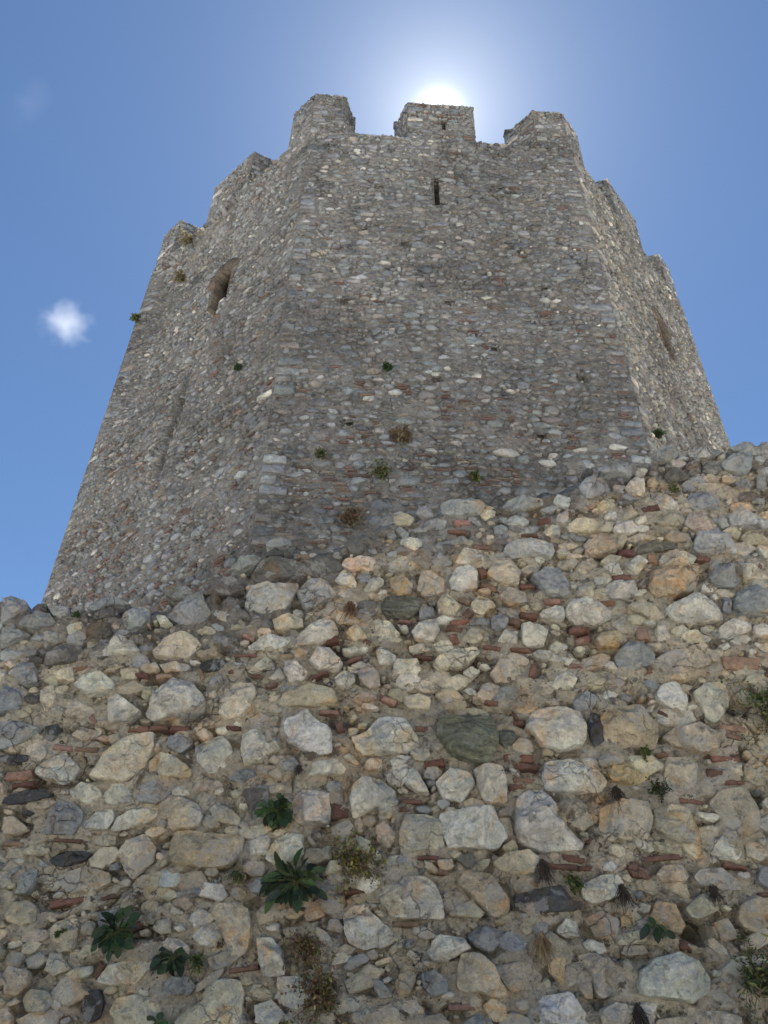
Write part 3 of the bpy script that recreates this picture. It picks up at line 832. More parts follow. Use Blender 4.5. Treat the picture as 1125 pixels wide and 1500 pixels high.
def rect(cx, cz, L, h, rot, rng, j=0.08):
    x = np.array([-1, -.4, .3, 1, 1, .35, -.3, -1]) * L / 2; z = np.array([-1, -1, -1, -1, 1, 1, 1, 1]) * h / 2
    x = x + rng.uniform(-j, j, 8) * min(L, 3 * h); z = z + rng.uniform(-1, 1, 8) * h * 0.13
    c, s = math.cos(rot), math.sin(rot); return np.stack([cx + c * x - s * z, cz + s * x + c * z], 1)
class Occ:
    def __init__(s, x0, x1, z0, z1, res): s.x0, s.z0, s.r = x0, z0, res; s.g = np.zeros((int((x1 - x0) / res) + 1, int((z1 - z0) / res) + 1), bool)
    def mask(s, poly, grow):
        p = np.asarray(poly); c = p.mean(0); d = p - c; l = np.hypot(*d.T)[:, None]; p = c + d * (1 + grow / np.maximum(l, 1e-6))
        lo = np.floor((p.min(0) - (s.x0, s.z0)) / s.r).astype(int); hi = np.ceil((p.max(0) - (s.x0, s.z0)) / s.r).astype(int) + 1
        if lo[0] < 0 or lo[1] < 0 or hi[0] > s.g.shape[0] or hi[1] > s.g.shape[1]:
            lo = np.maximum(lo, 0); hi = np.minimum(hi, s.g.shape); out = True
        else: out = False
        if hi[0] <= lo[0] or hi[1] <= lo[1]: return None, None, True
        X, Z = np.meshgrid(s.x0 + np.arange(lo[0], hi[0]) * s.r, s.z0 + np.arange(lo[1], hi[1]) * s.r, indexing='ij')
        m = np.zeros(X.shape, bool); q = np.roll(p, -1, 0)
        for a, b in zip(p, q):
            if a[1] == b[1]: continue
            m ^= ((a[1] > Z) != (b[1] > Z)) & (X < (b[0] - a[0]) * (Z - a[1]) / (b[1] - a[1]) + a[0])
        return m, (slice(lo[0], hi[0]), slice(lo[1], hi[1])), out
    def put(s, poly, grow=0.0, force=False, allow_out=False, tol=0):
        m, sl, out = s.mask(poly, grow)
        if m is None or (out and not (force or allow_out)): return False
        if not force and (s.g[sl] & m).sum() > tol: return False
        s.g[sl] |= m; return True

# ------------------------------------------------------------------ the rubble wall in front
YW = 4.0
def top_of(x): return np.interp(x, [p[0] for p in TOP], [p[1] + EYE for p in TOP])
def bulge(x, z): return 0.05 * fbm(np.asarray(x) * 0.8, np.asarray(z) * 0.8, 0, 31, 2) + 0.04 * np.clip(top_of(x) - z - 1.6, -2, 2)
def wsurf(X, Z, Hh): return np.stack([X, YW - bulge(X, Z) - Hh, Z], -1)
def seg_dist(X, Z, pts):
    d = np.full(X.shape, 9.0); side = np.zeros(X.shape)
    for (a, b), (c, e) in zip(pts[:-1], pts[1:]):
        vx, vz = c - a, e - b; L = vx * vx + vz * vz
        t = np.clip(((X - a) * vx + (Z - b) * vz) / L, 0, 1); dx, dz = X - a - t * vx, Z - b - t * vz
        q = np.hypot(dx, dz); m = q < d; d = np.where(m, q, d); side = np.where(m, np.sign(vx * dz - vz * dx), side)
    return d, side
def rubble_wall():
    root = empty('rubble_wall', (0, YW, 0), 'rough fieldstone wall with a ragged rising top, filling the foreground below the tower', 'wall')
    rng = np.random.default_rng(7)
    S = []
    for l in STONES.split('\n'):
        f = l.split(); S.append((f[0], np.array([[float(v) / 1000 for v in q.split(',')] for q in f[1:]]) + (0, EYE)))
    Bk = [[float(v) for v in l.split()] for l in BRICKS.split('\n')]
    occ = Occ(-5, 6, 0, 6, 0.008)
    # mortar core
    xs = np.concatenate([np.arange(-6, -3.4, 0.06), np.arange(-3.4, 3.9, 0.0115), np.arange(3.9, 7, 0.06)])
    nv = 400; X = np.repeat(xs[:, None], nv, 1)
    tp = top_of(xs) - 0.045 + 0.03 * fbm(xs * 5, 0, 0, 61, 3)
    Z = tp[:, None] * (np.linspace(0, 1, nv) ** 0.85)[None, :]
    Hm = 0.022 * fbm(X * 4, Z * 5, 0, 41, 3) + 0.016 * fbm(X * 14, Z * 17, 0, 43, 3) + 0.010 * np.abs(fbm(X * 40, Z * 44, 0, 45, 3)) - 0.014
    Hm -= 0.16 * np.clip(fbm(X * 8, Z * 13, 3, 47, 4) - 0.42, 0, .35)
    wob = 0.012 * fbm(X * 14, Z * 14, 0, 49, 2)
    for c in CRACKS:
        pts = [(a, b + EYE) for a, b in c]
        d, sd = seg_dist(X, Z + wob, pts)
        Hm += np.where(sd > 0, 1, -0.3) * 0.012 * np.exp(-(d / 0.05) ** 2) * (sd != 0)
        Hm -= 0.05 * np.exp(-(d / 0.0085) ** 2)
    for hx, hz, ra, rb, dp in ((1.445, 0.575, .062, .05, .32), (0.97, 1.27, .04, .02, .05), (-1.9, 1.93, .03, .02, .05), (-0.56, 0.66, .035, .02, .05)):
        q = ((X - hx) / ra) ** 2 + ((Z - hz - EYE) / rb) ** 2; Hm -= dp * np.clip(1.25 - q, 0, 1) ** 0.15 * (q < 1.25)
        occ.put([(hx + ra * math.cos(a), hz + EYE + rb * math.sin(a)) for a in np.linspace(0, 6, 9)], force=True)
    P = wsurf(X, Z, Hm)
    # over the top and down the back
    extra = []
    for k, (dy, dz) in enumerate([(0.05, .03), (.15, .04), (.3, .05), (.45, .03), (.6, .05), (.8, .04), (.95, .03), (1.05, -.1)]):
        zz = tp + dz + 0.05 * fbm(xs * 6, dy * 6, 0, 71, 3); extra.append(np.stack([xs, YW + dy - bulge(xs, tp) + 0 * xs, zz], -1))
    for fz in (0.7, 0.4, 0.0): extra.append(np.stack([xs, YW + 1.12 + 0 * xs, tp * fz], -1))
    P = np.concatenate([P, np.stack(extra, 1)], 1)
    nx, nr = P.shape[:2]; i, j = np.meshgrid(np.arange(nx - 1), np.arange(nr - 1), indexing='ij'); k = (i * nr + j).ravel()
    mb = MB()
    # grey weathered crust with a ragged lower edge along the wall head, clean lime mortar below
    cru = np.clip((P[..., 2] - top_of(P[..., 0]) + .34 + .22 * fbm(P[..., 0] * 2.2, P[..., 2] * 2.2, 0, 85, 4)) / .16, 0, 1)[..., None]
    colm = np.array([.52, .47, .38]) * (1 - cru) + np.array([.27, .26, .24]) * cru
    mb.add(P, np.stack([k, k + nr, k + nr + 1, k + 1], 1), col=colm.reshape(-1, 3)); mb.build('mortar_core', M_MORTAR, root)
    # the traced stones
    def area(p): q = np.roll(p, -1, 0); return abs((p[:, 0] * q[:, 1] - q[:, 0] * p[:, 1]).sum() / 2)
    for c, p in S: occ.put(p, 0.004, force=True)
    order = sorted(range(len(S)), key=lambda i_: -area(S[i_][1])); big = set(order[:100])
    LBL = {'E': 'folded green-grey banded stone', 'k': 'black slate stone', 'W': None}
    rub = MB(); rb, cb = Batch(), Batch()
    for n, (c, p) in enumerate(S):
        A = area(p); s = math.sqrt(A); near = float(np.min(top_of(p[:, 0]) - p[:, 1])) < 0.08
        kp = {'E': 1.25, 'W': 1.25, 'w': 1.05, 'k': .5, 'd': .8, 'c': .95, 'C': .95, 'O': .9, 't': .45, 'g': .95, 'G': 1.1}.get(c, 0.8)
        D = (0.026 + 0.40 * s) * kp * rng.uniform(0.8, 1.15)
        col = jitter(PAL[c], rng, 0.1, 0.03); mat = M_BAND if c in 'eE' else M_STONE
        if A > 0.012: N, ts = 60, np.array([1, 1, .99, .97, .94, .9, .85, .79, .72, .64, .56, .47, .38, .28, .18, .09])
        elif A > 0.004: N, ts = 40, TS
        else: N, ts = 26, TS[::2]
        ts = np.concatenate([[1.0], ts[1:]]) if ts[1] == 1.0 else np.concatenate([[1.0, 1.0], ts[1:]])
        sink = 0.28 if near else 0.05
        if n in big:
            m = MB(); stone_into(m, p, D, n + 11, N, ts, wsurf, col, 0, sink); o = m.build('stone', mat, root)
            if LBL.get(c) and c != 'W': o['label'] = LBL[c]
        else: stone_into(rub, p, D, n + 11, N, ts, wsurf, col, 1 if c in 'eE' else 0, sink)
    # bricks
    ob = sorted(range(len(Bk)), key=lambda i_: -Bk[i_][2] * Bk[i_][3]); bigb = set(ob[:96]); chips = MB()
    def brick(mbx, cx, cz, L, h, rot, seed):
        r_ = np.random.default_rng(seed); col = jitter(PAL['b'] if r_.random() < .6 else (.24, .16, .125), r_, .25, .08); h = h * .8
        chip_into(mbx, dense(rect(cx, cz, L, h, rot, r_, 0.05), 3, r_), r_.uniform(.006, .024), r_, col, 0, .05, (1.0, .93, .8, .5), .6)
    for n, (x, z, L, h, r_) in enumerate(Bk):
        cx, cz, L, h = x / 1000, z / 1000 + EYE, L / 1000, h / 1000
        occ.put(rect(cx, cz, L, h, R(r_), rng, 0), 0.004, force=True)
        if n in bigb:
            m = MB(); q_ = Batch(); brick(q_, cx, cz, L, h, R(r_), 900 + n); q_.flush(m, wsurf); m.build('brick', M_BRICK, root)
        else: brick(cb, cx, cz, L, h, R(r_), 900 + n)
    # small stones between and the part of the wall outside the photograph
    def colour(x, z):
        dtop = float(top_of(x)) - z; u = rng.random()
        grey = 0.85 if dtop < 0.4 else (0.3 if x < -1.2 else 0.12)
        if u < grey: return 'ggdG'[rng.integers(4)]
        return 'wctcttttOpwCtg'[rng.integers(14)]
    def scatter(n, a0, a1, inside, grow):
        for _ in range(n):
            x = rng.uniform(-4.9, 5.9); z = rng.uniform(0.02, 5.9)
            if z > float(top_of(x)) - 0.05: continue
            ins = (-2.25 + 0.0 < x < 2.7) and z > EYE + 0.12
            if ins != inside: continue
            a = rng.uniform(a0, a1); p = blob(x, z, a, a * rng.uniform(.45, .9), rng.normal(0, .35), rng)
            if not occ.put(p, grow, allow_out=True): continue
            c = colour(x, z); A = area(p)
            D = (0.012 + 0.2 * math.sqrt(A)) * rng.uniform(.6, 1.1)
            if A > .006 and ins: stone_into(rub, p, D, int(rng.integers(1e6)), 26, TS[::2], wsurf, jitter(PAL[c], rng, .15, .04), 0)
            else: chip_into(rb, dense(p, 3 if A > .002 else 2, rng), D, rng, jitter(PAL[c], rng, .15, .04), 0, .05, (1, .95, .85, .65, .35) if A > .002 else (1, .88, .6, .3))
    scatter(2600, .10, .19, False, .012); scatter(4000, .05, .10, False, .008); scatter(3500, .025, .05, False, .005)
    scatter(3000, .055, .09, True, .0); scatter(2000, .032, .055, True, .0)
    # flush stones half drowned in the mortar between the others
    def drowned(n, a0, a1, share):
        for _ in range(n):
            x = rng.uniform(-2.7, 3.1); z = rng.uniform(EYE - .3, 5.35)
            if z > float(top_of(x)) - 0.07: continue
            a = rng.uniform(a0, a1); p = blob(x, z, a, a * rng.uniform(.4, .8), rng.normal(0, .3), rng, rng.integers(5, 8)); m, sl_, out = occ.mask(p, .0)
            if m is None or out or (occ.g[sl_] & m).sum() > share * m.sum(): continue
            occ.g[sl_] |= m; dt_ = float(top_of(x)) - z
            cc = 'gdgdG'[rng.integers(5)] if dt_ < .42 and rng.random() < .85 else 'tttttcCwwtcg'[rng.integers(12)]
            chip_into(rb, dense(p, 3, rng, .05), rng.uniform(.004, .024), rng, jitter(PAL[cc], rng, .15, .03), 0, .05, (1, .96, .88, .7, .4), 1.6)
    drowned(1700, .06, .12, .2); drowned(3000, .04, .07, .2); drowned(2500, .022, .04, .2)
    def scat_brick(n, inside_only):
        for _ in range(n):
            x = rng.uniform(-2.4, 2.9) if inside_only else rng.uniform(-4.9, 5.9); z = rng.uniform(0.05, 5.6)
            if z > float(top_of(x)) - 0.06: continue
            L, h = rng.uniform(.05, .14), rng.uniform(.018, .028); ro = rng.normal(0, .2) if rng.random() < .85 else rng.uniform(-1.5, 1.5)
            if occ.put(rect(x, z, L, h, ro, rng, 0), .003): brick(cb, x, z, L, h, ro, int(rng.integers(1e6)))
    scat_brick(60, True); scat_brick(1000, False)
    for a0, a1, n in ((.018, .032, 2200), (.009, .018, 3000)):
        for _ in range(n):
            x = rng.uniform(-2.6, 3.0); z = rng.uniform(EYE - .3, 5.4)
            if z > float(top_of(x)) - 0.05: continue
            a = rng.uniform(a0, a1); p = blob(x, z, a, a * rng.uniform(.5, .9), rng.normal(0, .5), rng, 6)
            if occ.put(p, .002): chip_into(rb, p, a * rng.uniform(.35, .7), rng, jitter(PAL['tctgdttttc'[rng.integers(9)]], rng, .2, .05), 0)
    rb.flush(rub, wsurf); cb.flush(chips, wsurf)
    tag(rub.build('rubble', [M_STONE, M_BAND], root), 'small stones packed between the larger ones', kind='stuff')
    tag(chips.build('brick_chips', M_BRICK, root), 'thin red brick chips wedged in the joints', kind='stuff')
rubble_wall()

# ------------------------------------------------------------------ the octagonal tower
V0 = np.array([-2.10, 10.425]); V1 = np.array([4.55, 10.7875])
HT = 21.25 + EYE; SILL = HT - 1.82
OCT = [V0, V1]; _e = V1 - V0; SIDE = float(np.hypot(*_e)); _a = math.atan2(_e[1], _e[0])
for k in range(1, 7):
    _a += math.pi / 4; OCT.append(OCT[-1] + SIDE * np.array([math.cos(_a), math.sin(_a)]))
OCT = np.array(OCT); CEN = OCT.mean(0)
BATTER = [0.004, 0.058, 0.05, 0.05, 0.05, 0.05, 0.05, 0.04]
def vert(i, z):
    i %= 8; return CEN + (OCT[i] - CEN) * (1 + BATTER[i] * np.clip((HT - np.asarray(z, float)) / 21.25, 0, 2))[..., None]
def normal2(i):
    e = OCT[(i + 1) % 8] - OCT[i % 8]; return np.array([e[1], -e[0]]) / np.hypot(*e)
def face_surf(i, off=None):
    n = normal2(i)
    def f(X, Z, Hh):       # X metres along the face from its middle
        s = X / SIDE + 0.5; A, B = vert(i, Z), vert(i + 1, Z)
        d = Hh + (off(X, Z) if off else 0)
        p = A + (B - A) * s[..., None] + n * d[..., None]
        return np.stack([p[..., 0], p[..., 1], Z + 0 * X], -1)
    return f
def quad_surf(P0, P1, n, W):
    P0, P1 = np.array(P0), np.array(P1)
    def f(X, Z, Hh):
        p = P0 + (P1 - P0) * (X / W + 0.5)[..., None] + n * Hh[..., None]
        return np.stack([p[..., 0], p[..., 1], Z + 0 * X], -1)
    return f
TPAL = [(0.264, 0.298, 0.347), (0.204, 0.231, 0.27), (0.336, 0.374, 0.423), (0.244, 0.256, 0.27), (0.168, 0.189, 0.221), (0.272, 0.273, 0.27), (0.52, 0.54, 0.55), (0.2, 0.202, 0.211), (0.128, 0.141, 0.167)]
TPAL = [(r_ * .95, g_ * .915, b_ * .88) for r_, g_, b_ in TPAL]
TW = np.array([.24, .20, .13, .13, .08, .09, .03, .07, .03])
def masonry(mb, W, z0, z1, surf, seed, brickness=None, dens=1.0, res=0.045, holes=(), fine_from=None, quoin=True, edge_fade=0.12, lower=None, small=1.0, warm=0.0, avoid=()):
    """mortar sheet and the stones set in it, in face coordinates"""
    rng = np.random.default_rng(seed)
    nx = max(4, int(W / res)); xs = np.linspace(-W / 2, W / 2, nx + 1)
    zs = np.arange(z0, z1, res) if fine_from is None else np.concatenate([np.linspace(z0, fine_from, 8)[:-1], np.arange(fine_from, z1, res)])
    zs = np.append(zs, z1) if z1 - zs[-1] > res * 0.3 else np.append(zs[:-1], z1)
    X, Z = np.meshgrid(xs, zs, indexing='ij')
    sx = seed * 3.3
    Hm = 0.03 * fbm(X * 2.5, Z * 2.5, sx, 5, 3) + 0.014 * fbm(X * 9, Z * 9, sx, 6, 3) - 0.012
    fade = np.clip((W / 2 - np.abs(X)) / edge_fade, 0, 1); Hm *= fade
    P = surf(X, Z, Hm)
    i, j = np.meshgrid(np.arange(len(xs) - 1), np.arange(len(zs) - 1), indexing='ij'); keep = np.ones(i.shape, bool)
    cx = (xs[1:] + xs[:-1]) / 2; cz = (zs[1:] + zs[:-1]) / 2
    for (a, b, c, d) in holes: keep &= ~((cx[:, None] > a) & (cx[:, None] < b) & (cz[None] > c) & (cz[None] < d))
    k = (i * len(zs) + j)[keep]; nz = len(zs)
    mb.add(P, np.stack([k, k + nz, k + nz + 1, k + 1], 1), mi=1)
    zlo = fine_from if fine_from is not None else z0
    occ = Occ(-W / 2, W / 2, zlo, z1, 0.016)
    for q_ in avoid: occ.put(q_, 0, force=True)
    for (a, b, c, d) in holes: occ.put([(a, c), (b, c), (b, d), (a, d)], .02, force=True)
    ts4 = np.array([1, 1, .86, .5]); H_ = z1 - zlo
    def colour(): 
        c = np.array(TPAL[rng.choice(9, p=TW)]); c = c * (1 + warm * np.array([.25, .12, -.12])); return jitter(c, rng, .16, .03)
    bt = Batch()
    def put(p, D, col, N=10, mi=0, grow=.01, tol=0, boxy=4.0):
        if not occ.put(p, grow, tol=tol): return
        chip_into(bt, p if N < 10 else dense(p, 2, rng, .04), D, rng, col, mi)
    if quoin:       # dressed corner blocks
        z = zlo + .1
        while z < z1 - .12:
            h = rng.uniform(.09, .2)
            for sg in (-1, 1):
                if rng.random() < .7:
                    L = rng.uniform(.22, .5); put(rect(sg * (W / 2 - L / 2 - .012), z + rng.uniform(-.03, .03), L, h, rng.normal(0, .03), rng, .04), rng.uniform(.02, .04), colour(), 12, 0, .002, 6, 8)
            z += h + rng.uniform(.03, .09)
    def bricks(n):
        for _ in range(n):
            x = rng.uniform(-W / 2 + .1, W / 2 - .1); z = rng.uniform(zlo + .05, z1 - .05)
            pr = brickness(x, z) if brickness else .2
            pr *= 0.25 + 1.5 * max(0, float(vn(x * 1.3, z * 2.2, sx, 8)) + .15)
            if rng.random() > pr: continue
            m = rng.integers(1, 5) if rng.random() < .5 else 1; L = rng.uniform(.12, .32)
            for q in range(m):
                cc = jitter((.135, .095, .083) if rng.random() < .6 else (.19, .165, .15), rng, .25, .06)
                put(rect(x + rng.normal(0, .02), z + q * .062, L * rng.uniform(.7, 1.1), rng.uniform(.03, .042), rng.normal(0, .05), rng, .03), .018, cc, 8, 2, .002, 0, 8)
    ar = W * H_ * dens
    def stones(n, a0, a1, g):
        for _ in range(int(n * ar)):
            a = rng.uniform(a0, a1); b = a * rng.uniform(.34, .66)
            x = rng.uniform(-W / 2 + a, W / 2 - a); z = rng.uniform(zlo, z1); z = z if rng.random() < .2 else round(z / .17) * .17 + rng.normal(0, .016)
            if z + b > z1 - .01 or z - b < zlo: continue
            put(blob(x, z, a, b, rng.normal(0, .08), rng), rng.uniform(.018, .05) * small, colour(), 11 if a > .09 else 9, 0, g)
    stones(.6, .2 * small, .27 * small, .014); stones(7, .13 * small, .2 * small, .008)
    bricks(int(ar * 14)); stones(50, .08 * small, .13 * small, .004); bricks(int(ar * 24)); stones(90, .045 * small, .08 * small, .002); stones(80, .028, .045, .001)
    bt.flush(mb, surf)
    return P
BW = 0.86
def boxes(mb, surf, lst, mi, seed, depth=(-.5, .03), col=None):
    rng = np.random.default_rng(seed)
    for (cx, cz, L, h, rot) in lst:
        c, s = math.cos(rot), math.sin(rot); v = []
        for hh in depth:
            for a, b in ((-1, -1), (1, -1), (1, 1), (-1, 1)):
                x, z = a * L / 2 * rng.uniform(.93, 1.03), b * h / 2 * rng.uniform(.9, 1.05)
                v.append(surf(np.array([cx + c * x - s * z]), np.array([cz + s * x + c * z]), np.array([hh + rng.uniform(-.012, .012)]))[0])
        mb.add(v, [(3, 2, 1, 0), (4, 5, 6, 7), (0, 1, 5, 4), (1, 2, 6, 5), (2, 3, 7, 6), (3, 0, 4, 7)], col=jitter(col or (.135, .115, .10), rng, .25, .06), mi=mi)
def recess(mb, surf, a, b, c, d, dep, mi=1, col=(.2, .18, .15)):
    """five sided opening let into a wall between a..b and c..d"""
    v = [surf(np.array([x]), np.array([z]), np.array([h]))[0] for h in (0.01, -dep) for x, z in ((a, c), (b, c), (b, d), (a, d))]
    mb.add(v, [(4, 5, 6, 7), (0, 1, 5, 4), (1, 2, 6, 5), (2, 3, 7, 6), (3, 0, 4, 7)], col=col, mi=mi)
def tower():
    root = empty('stone_tower', (CEN[0], CEN[1], 0), 'tall grey octagonal stone tower with battlements rising behind the fieldstone wall', 'tower')
    MATS = [M_TSTONE, M_TMORTAR, M_BRICK]
    low = EYE + 4.6
    def arch_depth(x0, zs_, hw, zt, dep):
        def f(X, Z):
            r = np.where(Z < zt, np.abs(X - x0) / hw, np.hypot((X - x0) / hw, (Z - zt) / hw)); r = np.where(Z < zs_, 9, r) + .16 * fbm(np.asarray(X) * 5, np.asarray(Z) * 5, x0, 83, 2)
            return -dep * np.clip((1.04 - r) * 9, 0, 1)
        return f
    a7 = arch_depth(.80, EYE + 14.75, .40, EYE + 15.65, 1.0)
    # fissure that runs down the left face from under the battlements, its far side set back
    CZ = [EYE + z for z in (0, 9.6, 10.5, 11.8, 12.9, 13.94, 14.6, 16.4, 17.4, 18.7, 19.6)]; CS = [.5, .50, .508, .527, .55, .589, .60, .62, .60, .573, .60]
    def crack_x(Z): return (np.interp(Z, CZ, CS) - .5) * SIDE + 0.05 * fbm(Z * 2.2, 0 * Z, 0, 77, 2)
    def off7(X, Z):
        xc = crack_x(Z)
        win = np.clip((Z - EYE - 9.8) / .8, 0, 1) * np.clip((EYE + 19.6 - Z) / .8, 0, 1)
        st = np.clip((xc - X) / .07, 0, 1); lowf = np.clip((Z - EYE - 12.5) / 1.0, 0, 1)
        far = np.clip((X + SIDE * .5) / .8, 0, 1)
        return -0.3 * st * win * lowf * far - 0.42 * np.exp(-((X - xc) / .09) ** 2) * win * (0.35 + .65 * (fbm(Z * 1.6, 0 * Z, 3, 79, 2) > -.15)) + a7(X, Z)
    a0 = arch_depth(.02 * SIDE, EYE + 14.6, .36, EYE + 15.7, 1.0)
    def off1(X, Z): return a0(X, Z)
    wear0 = lambda X, Z: 0.05 * fbm(X * .5, Z * .4, 0, 91, 2) * np.clip((SIDE / 2 - np.abs(X)) / .6, 0, 1)
    PUT = [(.211, 9.53), (.488, 13.0), (.62, 11.6), (.36, 14.9), (.17, 12.9), (.80, 13.6), (.72, 9.4), (.45, 10.7), (.86, 10.9), (.27, 17.1), (.70, 17.4)]
    puts = [((s_ - .5) * SIDE - .06, (s_ - .5) * SIDE + .06, EYE + z_ - .05, EYE + z_ + .05) for s_, z_ in PUT]
    seam = [[(float(crack_x(z_)) - .09, z_), (float(crack_x(z_)) + .07, z_), (float(crack_x(z_)) + .07, z_ + .12), (float(crack_x(z_)) - .09, z_ + .12)] for z_ in np.arange(EYE + 10.2, EYE + 19.2, .1) if fbm(z_ * 1.6, 0, 3, 79, 2) > -.15]
    offs = {7: off7, 0: wear0, 1: off1}
    def bz(i):
        def f(x, z):
            h = (z - EYE)
            return {7: np.interp(h, [5, 12, 15], [.75, .4, .04]), 0: np.interp(h, [5, 9, 12, 14, 20], [.95, .65, .25, .06, .02])}.get(i, .08)
        return f
    slit = (-.03 * SIDE - .07 + .01, -.03 * SIDE + .07 + .01, EYE + 16.5, EYE + 17.6)
    for i in range(8):
        sf = face_surf(i, offs.get(i)); mb = MB(); vis = i in (7, 0, 1)
        if i in (3, 4, 5): masonry(mb, SIDE, 0, SILL, sf, 100 + i, dens=.0, res=.4, quoin=False)
        else:
            masonry(mb, SIDE, 0, SILL, sf, 100 + i, bz(i), dens=1.0 if vis else .35, res=.04 if vis else .12, fine_from=low,
                    holes=[slit] + puts if i == 0 else (), avoid=seam if i == 7 else (), warm=.4 if i == 1 else 0.0, small=.82 if i == 7 else .92)
        if i == 0:
            for h_ in puts: recess(mb, sf, h_[0] - .02, h_[1] + .02, h_[2] - .02, h_[3] + .02, .3, 1)
        # broken wall head and its walkway side
        n = -normal2(i); e = (OCT[(i + 1) % 8] - OCT[i]) / SIDE
        nn = 60; t = np.linspace(0, 1, nn); rows = []
        A, B = vert(i, SILL), vert(i + 1, SILL)
        bi = lambda q: (CEN - q) / np.hypot(*(CEN - q))
        for dd, dz in ((0, 0), (.12, .05), (.4, .06), (.7, .05), (BW, .0), (BW, -1.0)):
            a_, b_ = A + bi(A) * dd / math.cos(R(22.5)), B + bi(B) * dd / math.cos(R(22.5))
            pp = a_ + (b_ - a_) * t[:, None]; zz = SILL + dz + (0.035 * fbm(t * 26, dd * 6, i * 2.0, 55, 3) if 0 < dd else 0)
            rows.append(np.stack([pp[:, 0], pp[:, 1], zz + 0 * t], -1))
        V = np.stack(rows); r_, c_ = np.meshgrid(np.arange(len(rows) - 1), np.arange(nn - 1), indexing='ij'); k = (r_ * nn + c_).ravel()
        mb.add(V, np.stack([k, k + 1, k + nn + 1, k + nn], 1), mi=1)
        if vis or i in (2, 6):   # loose stones left standing along the broken head
            rng = np.random.default_rng(300 + i); bt = Batch(); sfx = face_surf(i)
            for x in np.arange(-SIDE / 2 + .1, SIDE / 2 - .1, .15):
                a = rng.uniform(.06, .13)
                chip_into(bt, blob(x, SILL + rng.uniform(-.05, .03), a, a * .5, rng.normal(0, .1), rng), rng.uniform(.02, .04), rng, jitter(TPAL[rng.integers(9)], rng), 0, .3)
            bt.flush(mb, sfx)
        mb.build('wall_face', MATS, root)
    # deck that closes the tower top behind the parapet
    mb = MB(); zc = SILL - .95; inn = [(CEN + (OCT[i] - CEN) * (1 - (BW - .1) / (np.hypot(*(OCT[i] - CEN)) * math.cos(R(22.5))))) for i in range(8)]
    mb.add([(p[0], p[1], zc) for p in inn] + [(CEN[0], CEN[1], zc)], tris=[(i, (i + 1) % 8, 8) for i in range(8)], mi=0)
    mb.build('roof_deck', M_TMORTAR, root)
    # merlons
    def prism(poly, seed, slot=None):
        mb = MB(); n = len(poly); rng = np.random.default_rng(seed); ztop = HT + rng.uniform(-.05, .05)
        for k in range(n):
            a, b = np.array(poly[k]), np.array(poly[(k + 1) % n]); W = float(np.hypot(*(b - a))); e = (b - a) / W; nr = np.array([e[1], -e[0]])
            fv = nr[1] < .25 or True
            masonry(mb, W, SILL - .02, ztop, quad_surf(a, b, nr, W), seed * 10 + k, None, 1.4, .05, quoin=W > .7, edge_fade=.06, small=.8,
                    holes=[slot] if (slot and k == 0) else ())
            if slot and k == 0: recess(mb, quad_surf(a, b, nr, W), *slot, .45)
            bt = Batch()
            for x in np.arange(-W / 2 + .05, W / 2, .13):
                q = rng.uniform(.05, .1)
                chip_into(bt, blob(x, ztop + rng.uniform(-.05, .025), q, q * .5, 0, rng), .03, rng, jitter(TPAL[rng.integers(9)], rng), 0, .2)
            bt.flush(mb, quad_surf(a, b, nr, W))
        c = np.mean(poly, 0); rings = []
        for s_, dz in ((1, 0), (.97, .05), (.8, .09), (.45, .11)):
            ring = []
            for k in range(n):
                a, b = np.array(poly[k]), np.array(poly[(k + 1) % n])
                for t in np.linspace(0, 1, 8, endpoint=False):
                    p = c + (a + (b - a) * t - c) * s_; ring.append((p[0], p[1], ztop + dz + (0.04 * float(fbm(p[0] * 4, p[1] * 4, 0, 66, 2)) if s_ < 1 else 0)))
            rings.append(ring)
        m = len(rings[0]); V = np.array(rings).reshape(-1, 3); Q = ring_faces(4, m)
        mb.add(np.concatenate([V, [(c[0], c[1], ztop + .1)]]), Q, [(3 * m + k, 3 * m + (k + 1) % m, 4 * m) for k in range(m)], mi=1)
        mb.build('merlon', MATS, root)
    CL, M0, M1, DP = .82, .369, .635, .74
    SPL = {(0, 3): .62, (0, 2): 0.0, (7, 3): .2}      # the flanks of the merlons splay inwards
    def inw(p, i, d): return p - normal2(i) * d
    for i in range(8):
        P0, P1 = OCT[i], OCT[(i + 1) % 8]; e1 = (P1 - P0) / SIDE; ep = (P0 - OCT[i - 1]) / SIDE
        bis = (CEN - P0) / np.hypot(*(CEN - P0))
        a, b = P0 + e1 * CL, P0 - ep * CL
        sa, sb = SPL.get((i, 0), .28), SPL.get(((i - 1) % 8, 3), .28)
        prism([b, P0, a, inw(a, i, DP) + e1 * sa, P0 + bis * DP / math.cos(R(22.5)), inw(b, i - 1, DP) - ep * sb], 40 + i)
        a, b = P0 + (P1 - P0) * M0, P0 + (P1 - P0) * M1
        sa, sb = SPL.get((i, 1), .28), SPL.get((i, 2), .28)
        prism([a, b, inw(b, i, DP) + e1 * sb, inw(a, i, DP) - e1 * sa], 60 + i, (.03, .13, EYE + 19.95, EYE + 20.45) if i == 0 else None)
    # arrow slit of the front face
    mb = MB(); sf = face_surf(0, wear0); recess(mb, sf, slit[0] - .02, slit[1] + .02, slit[2] - .02, slit[3] + .02, .9, 0)
    mb.build('arrow_slit', M_TMORTAR, root)
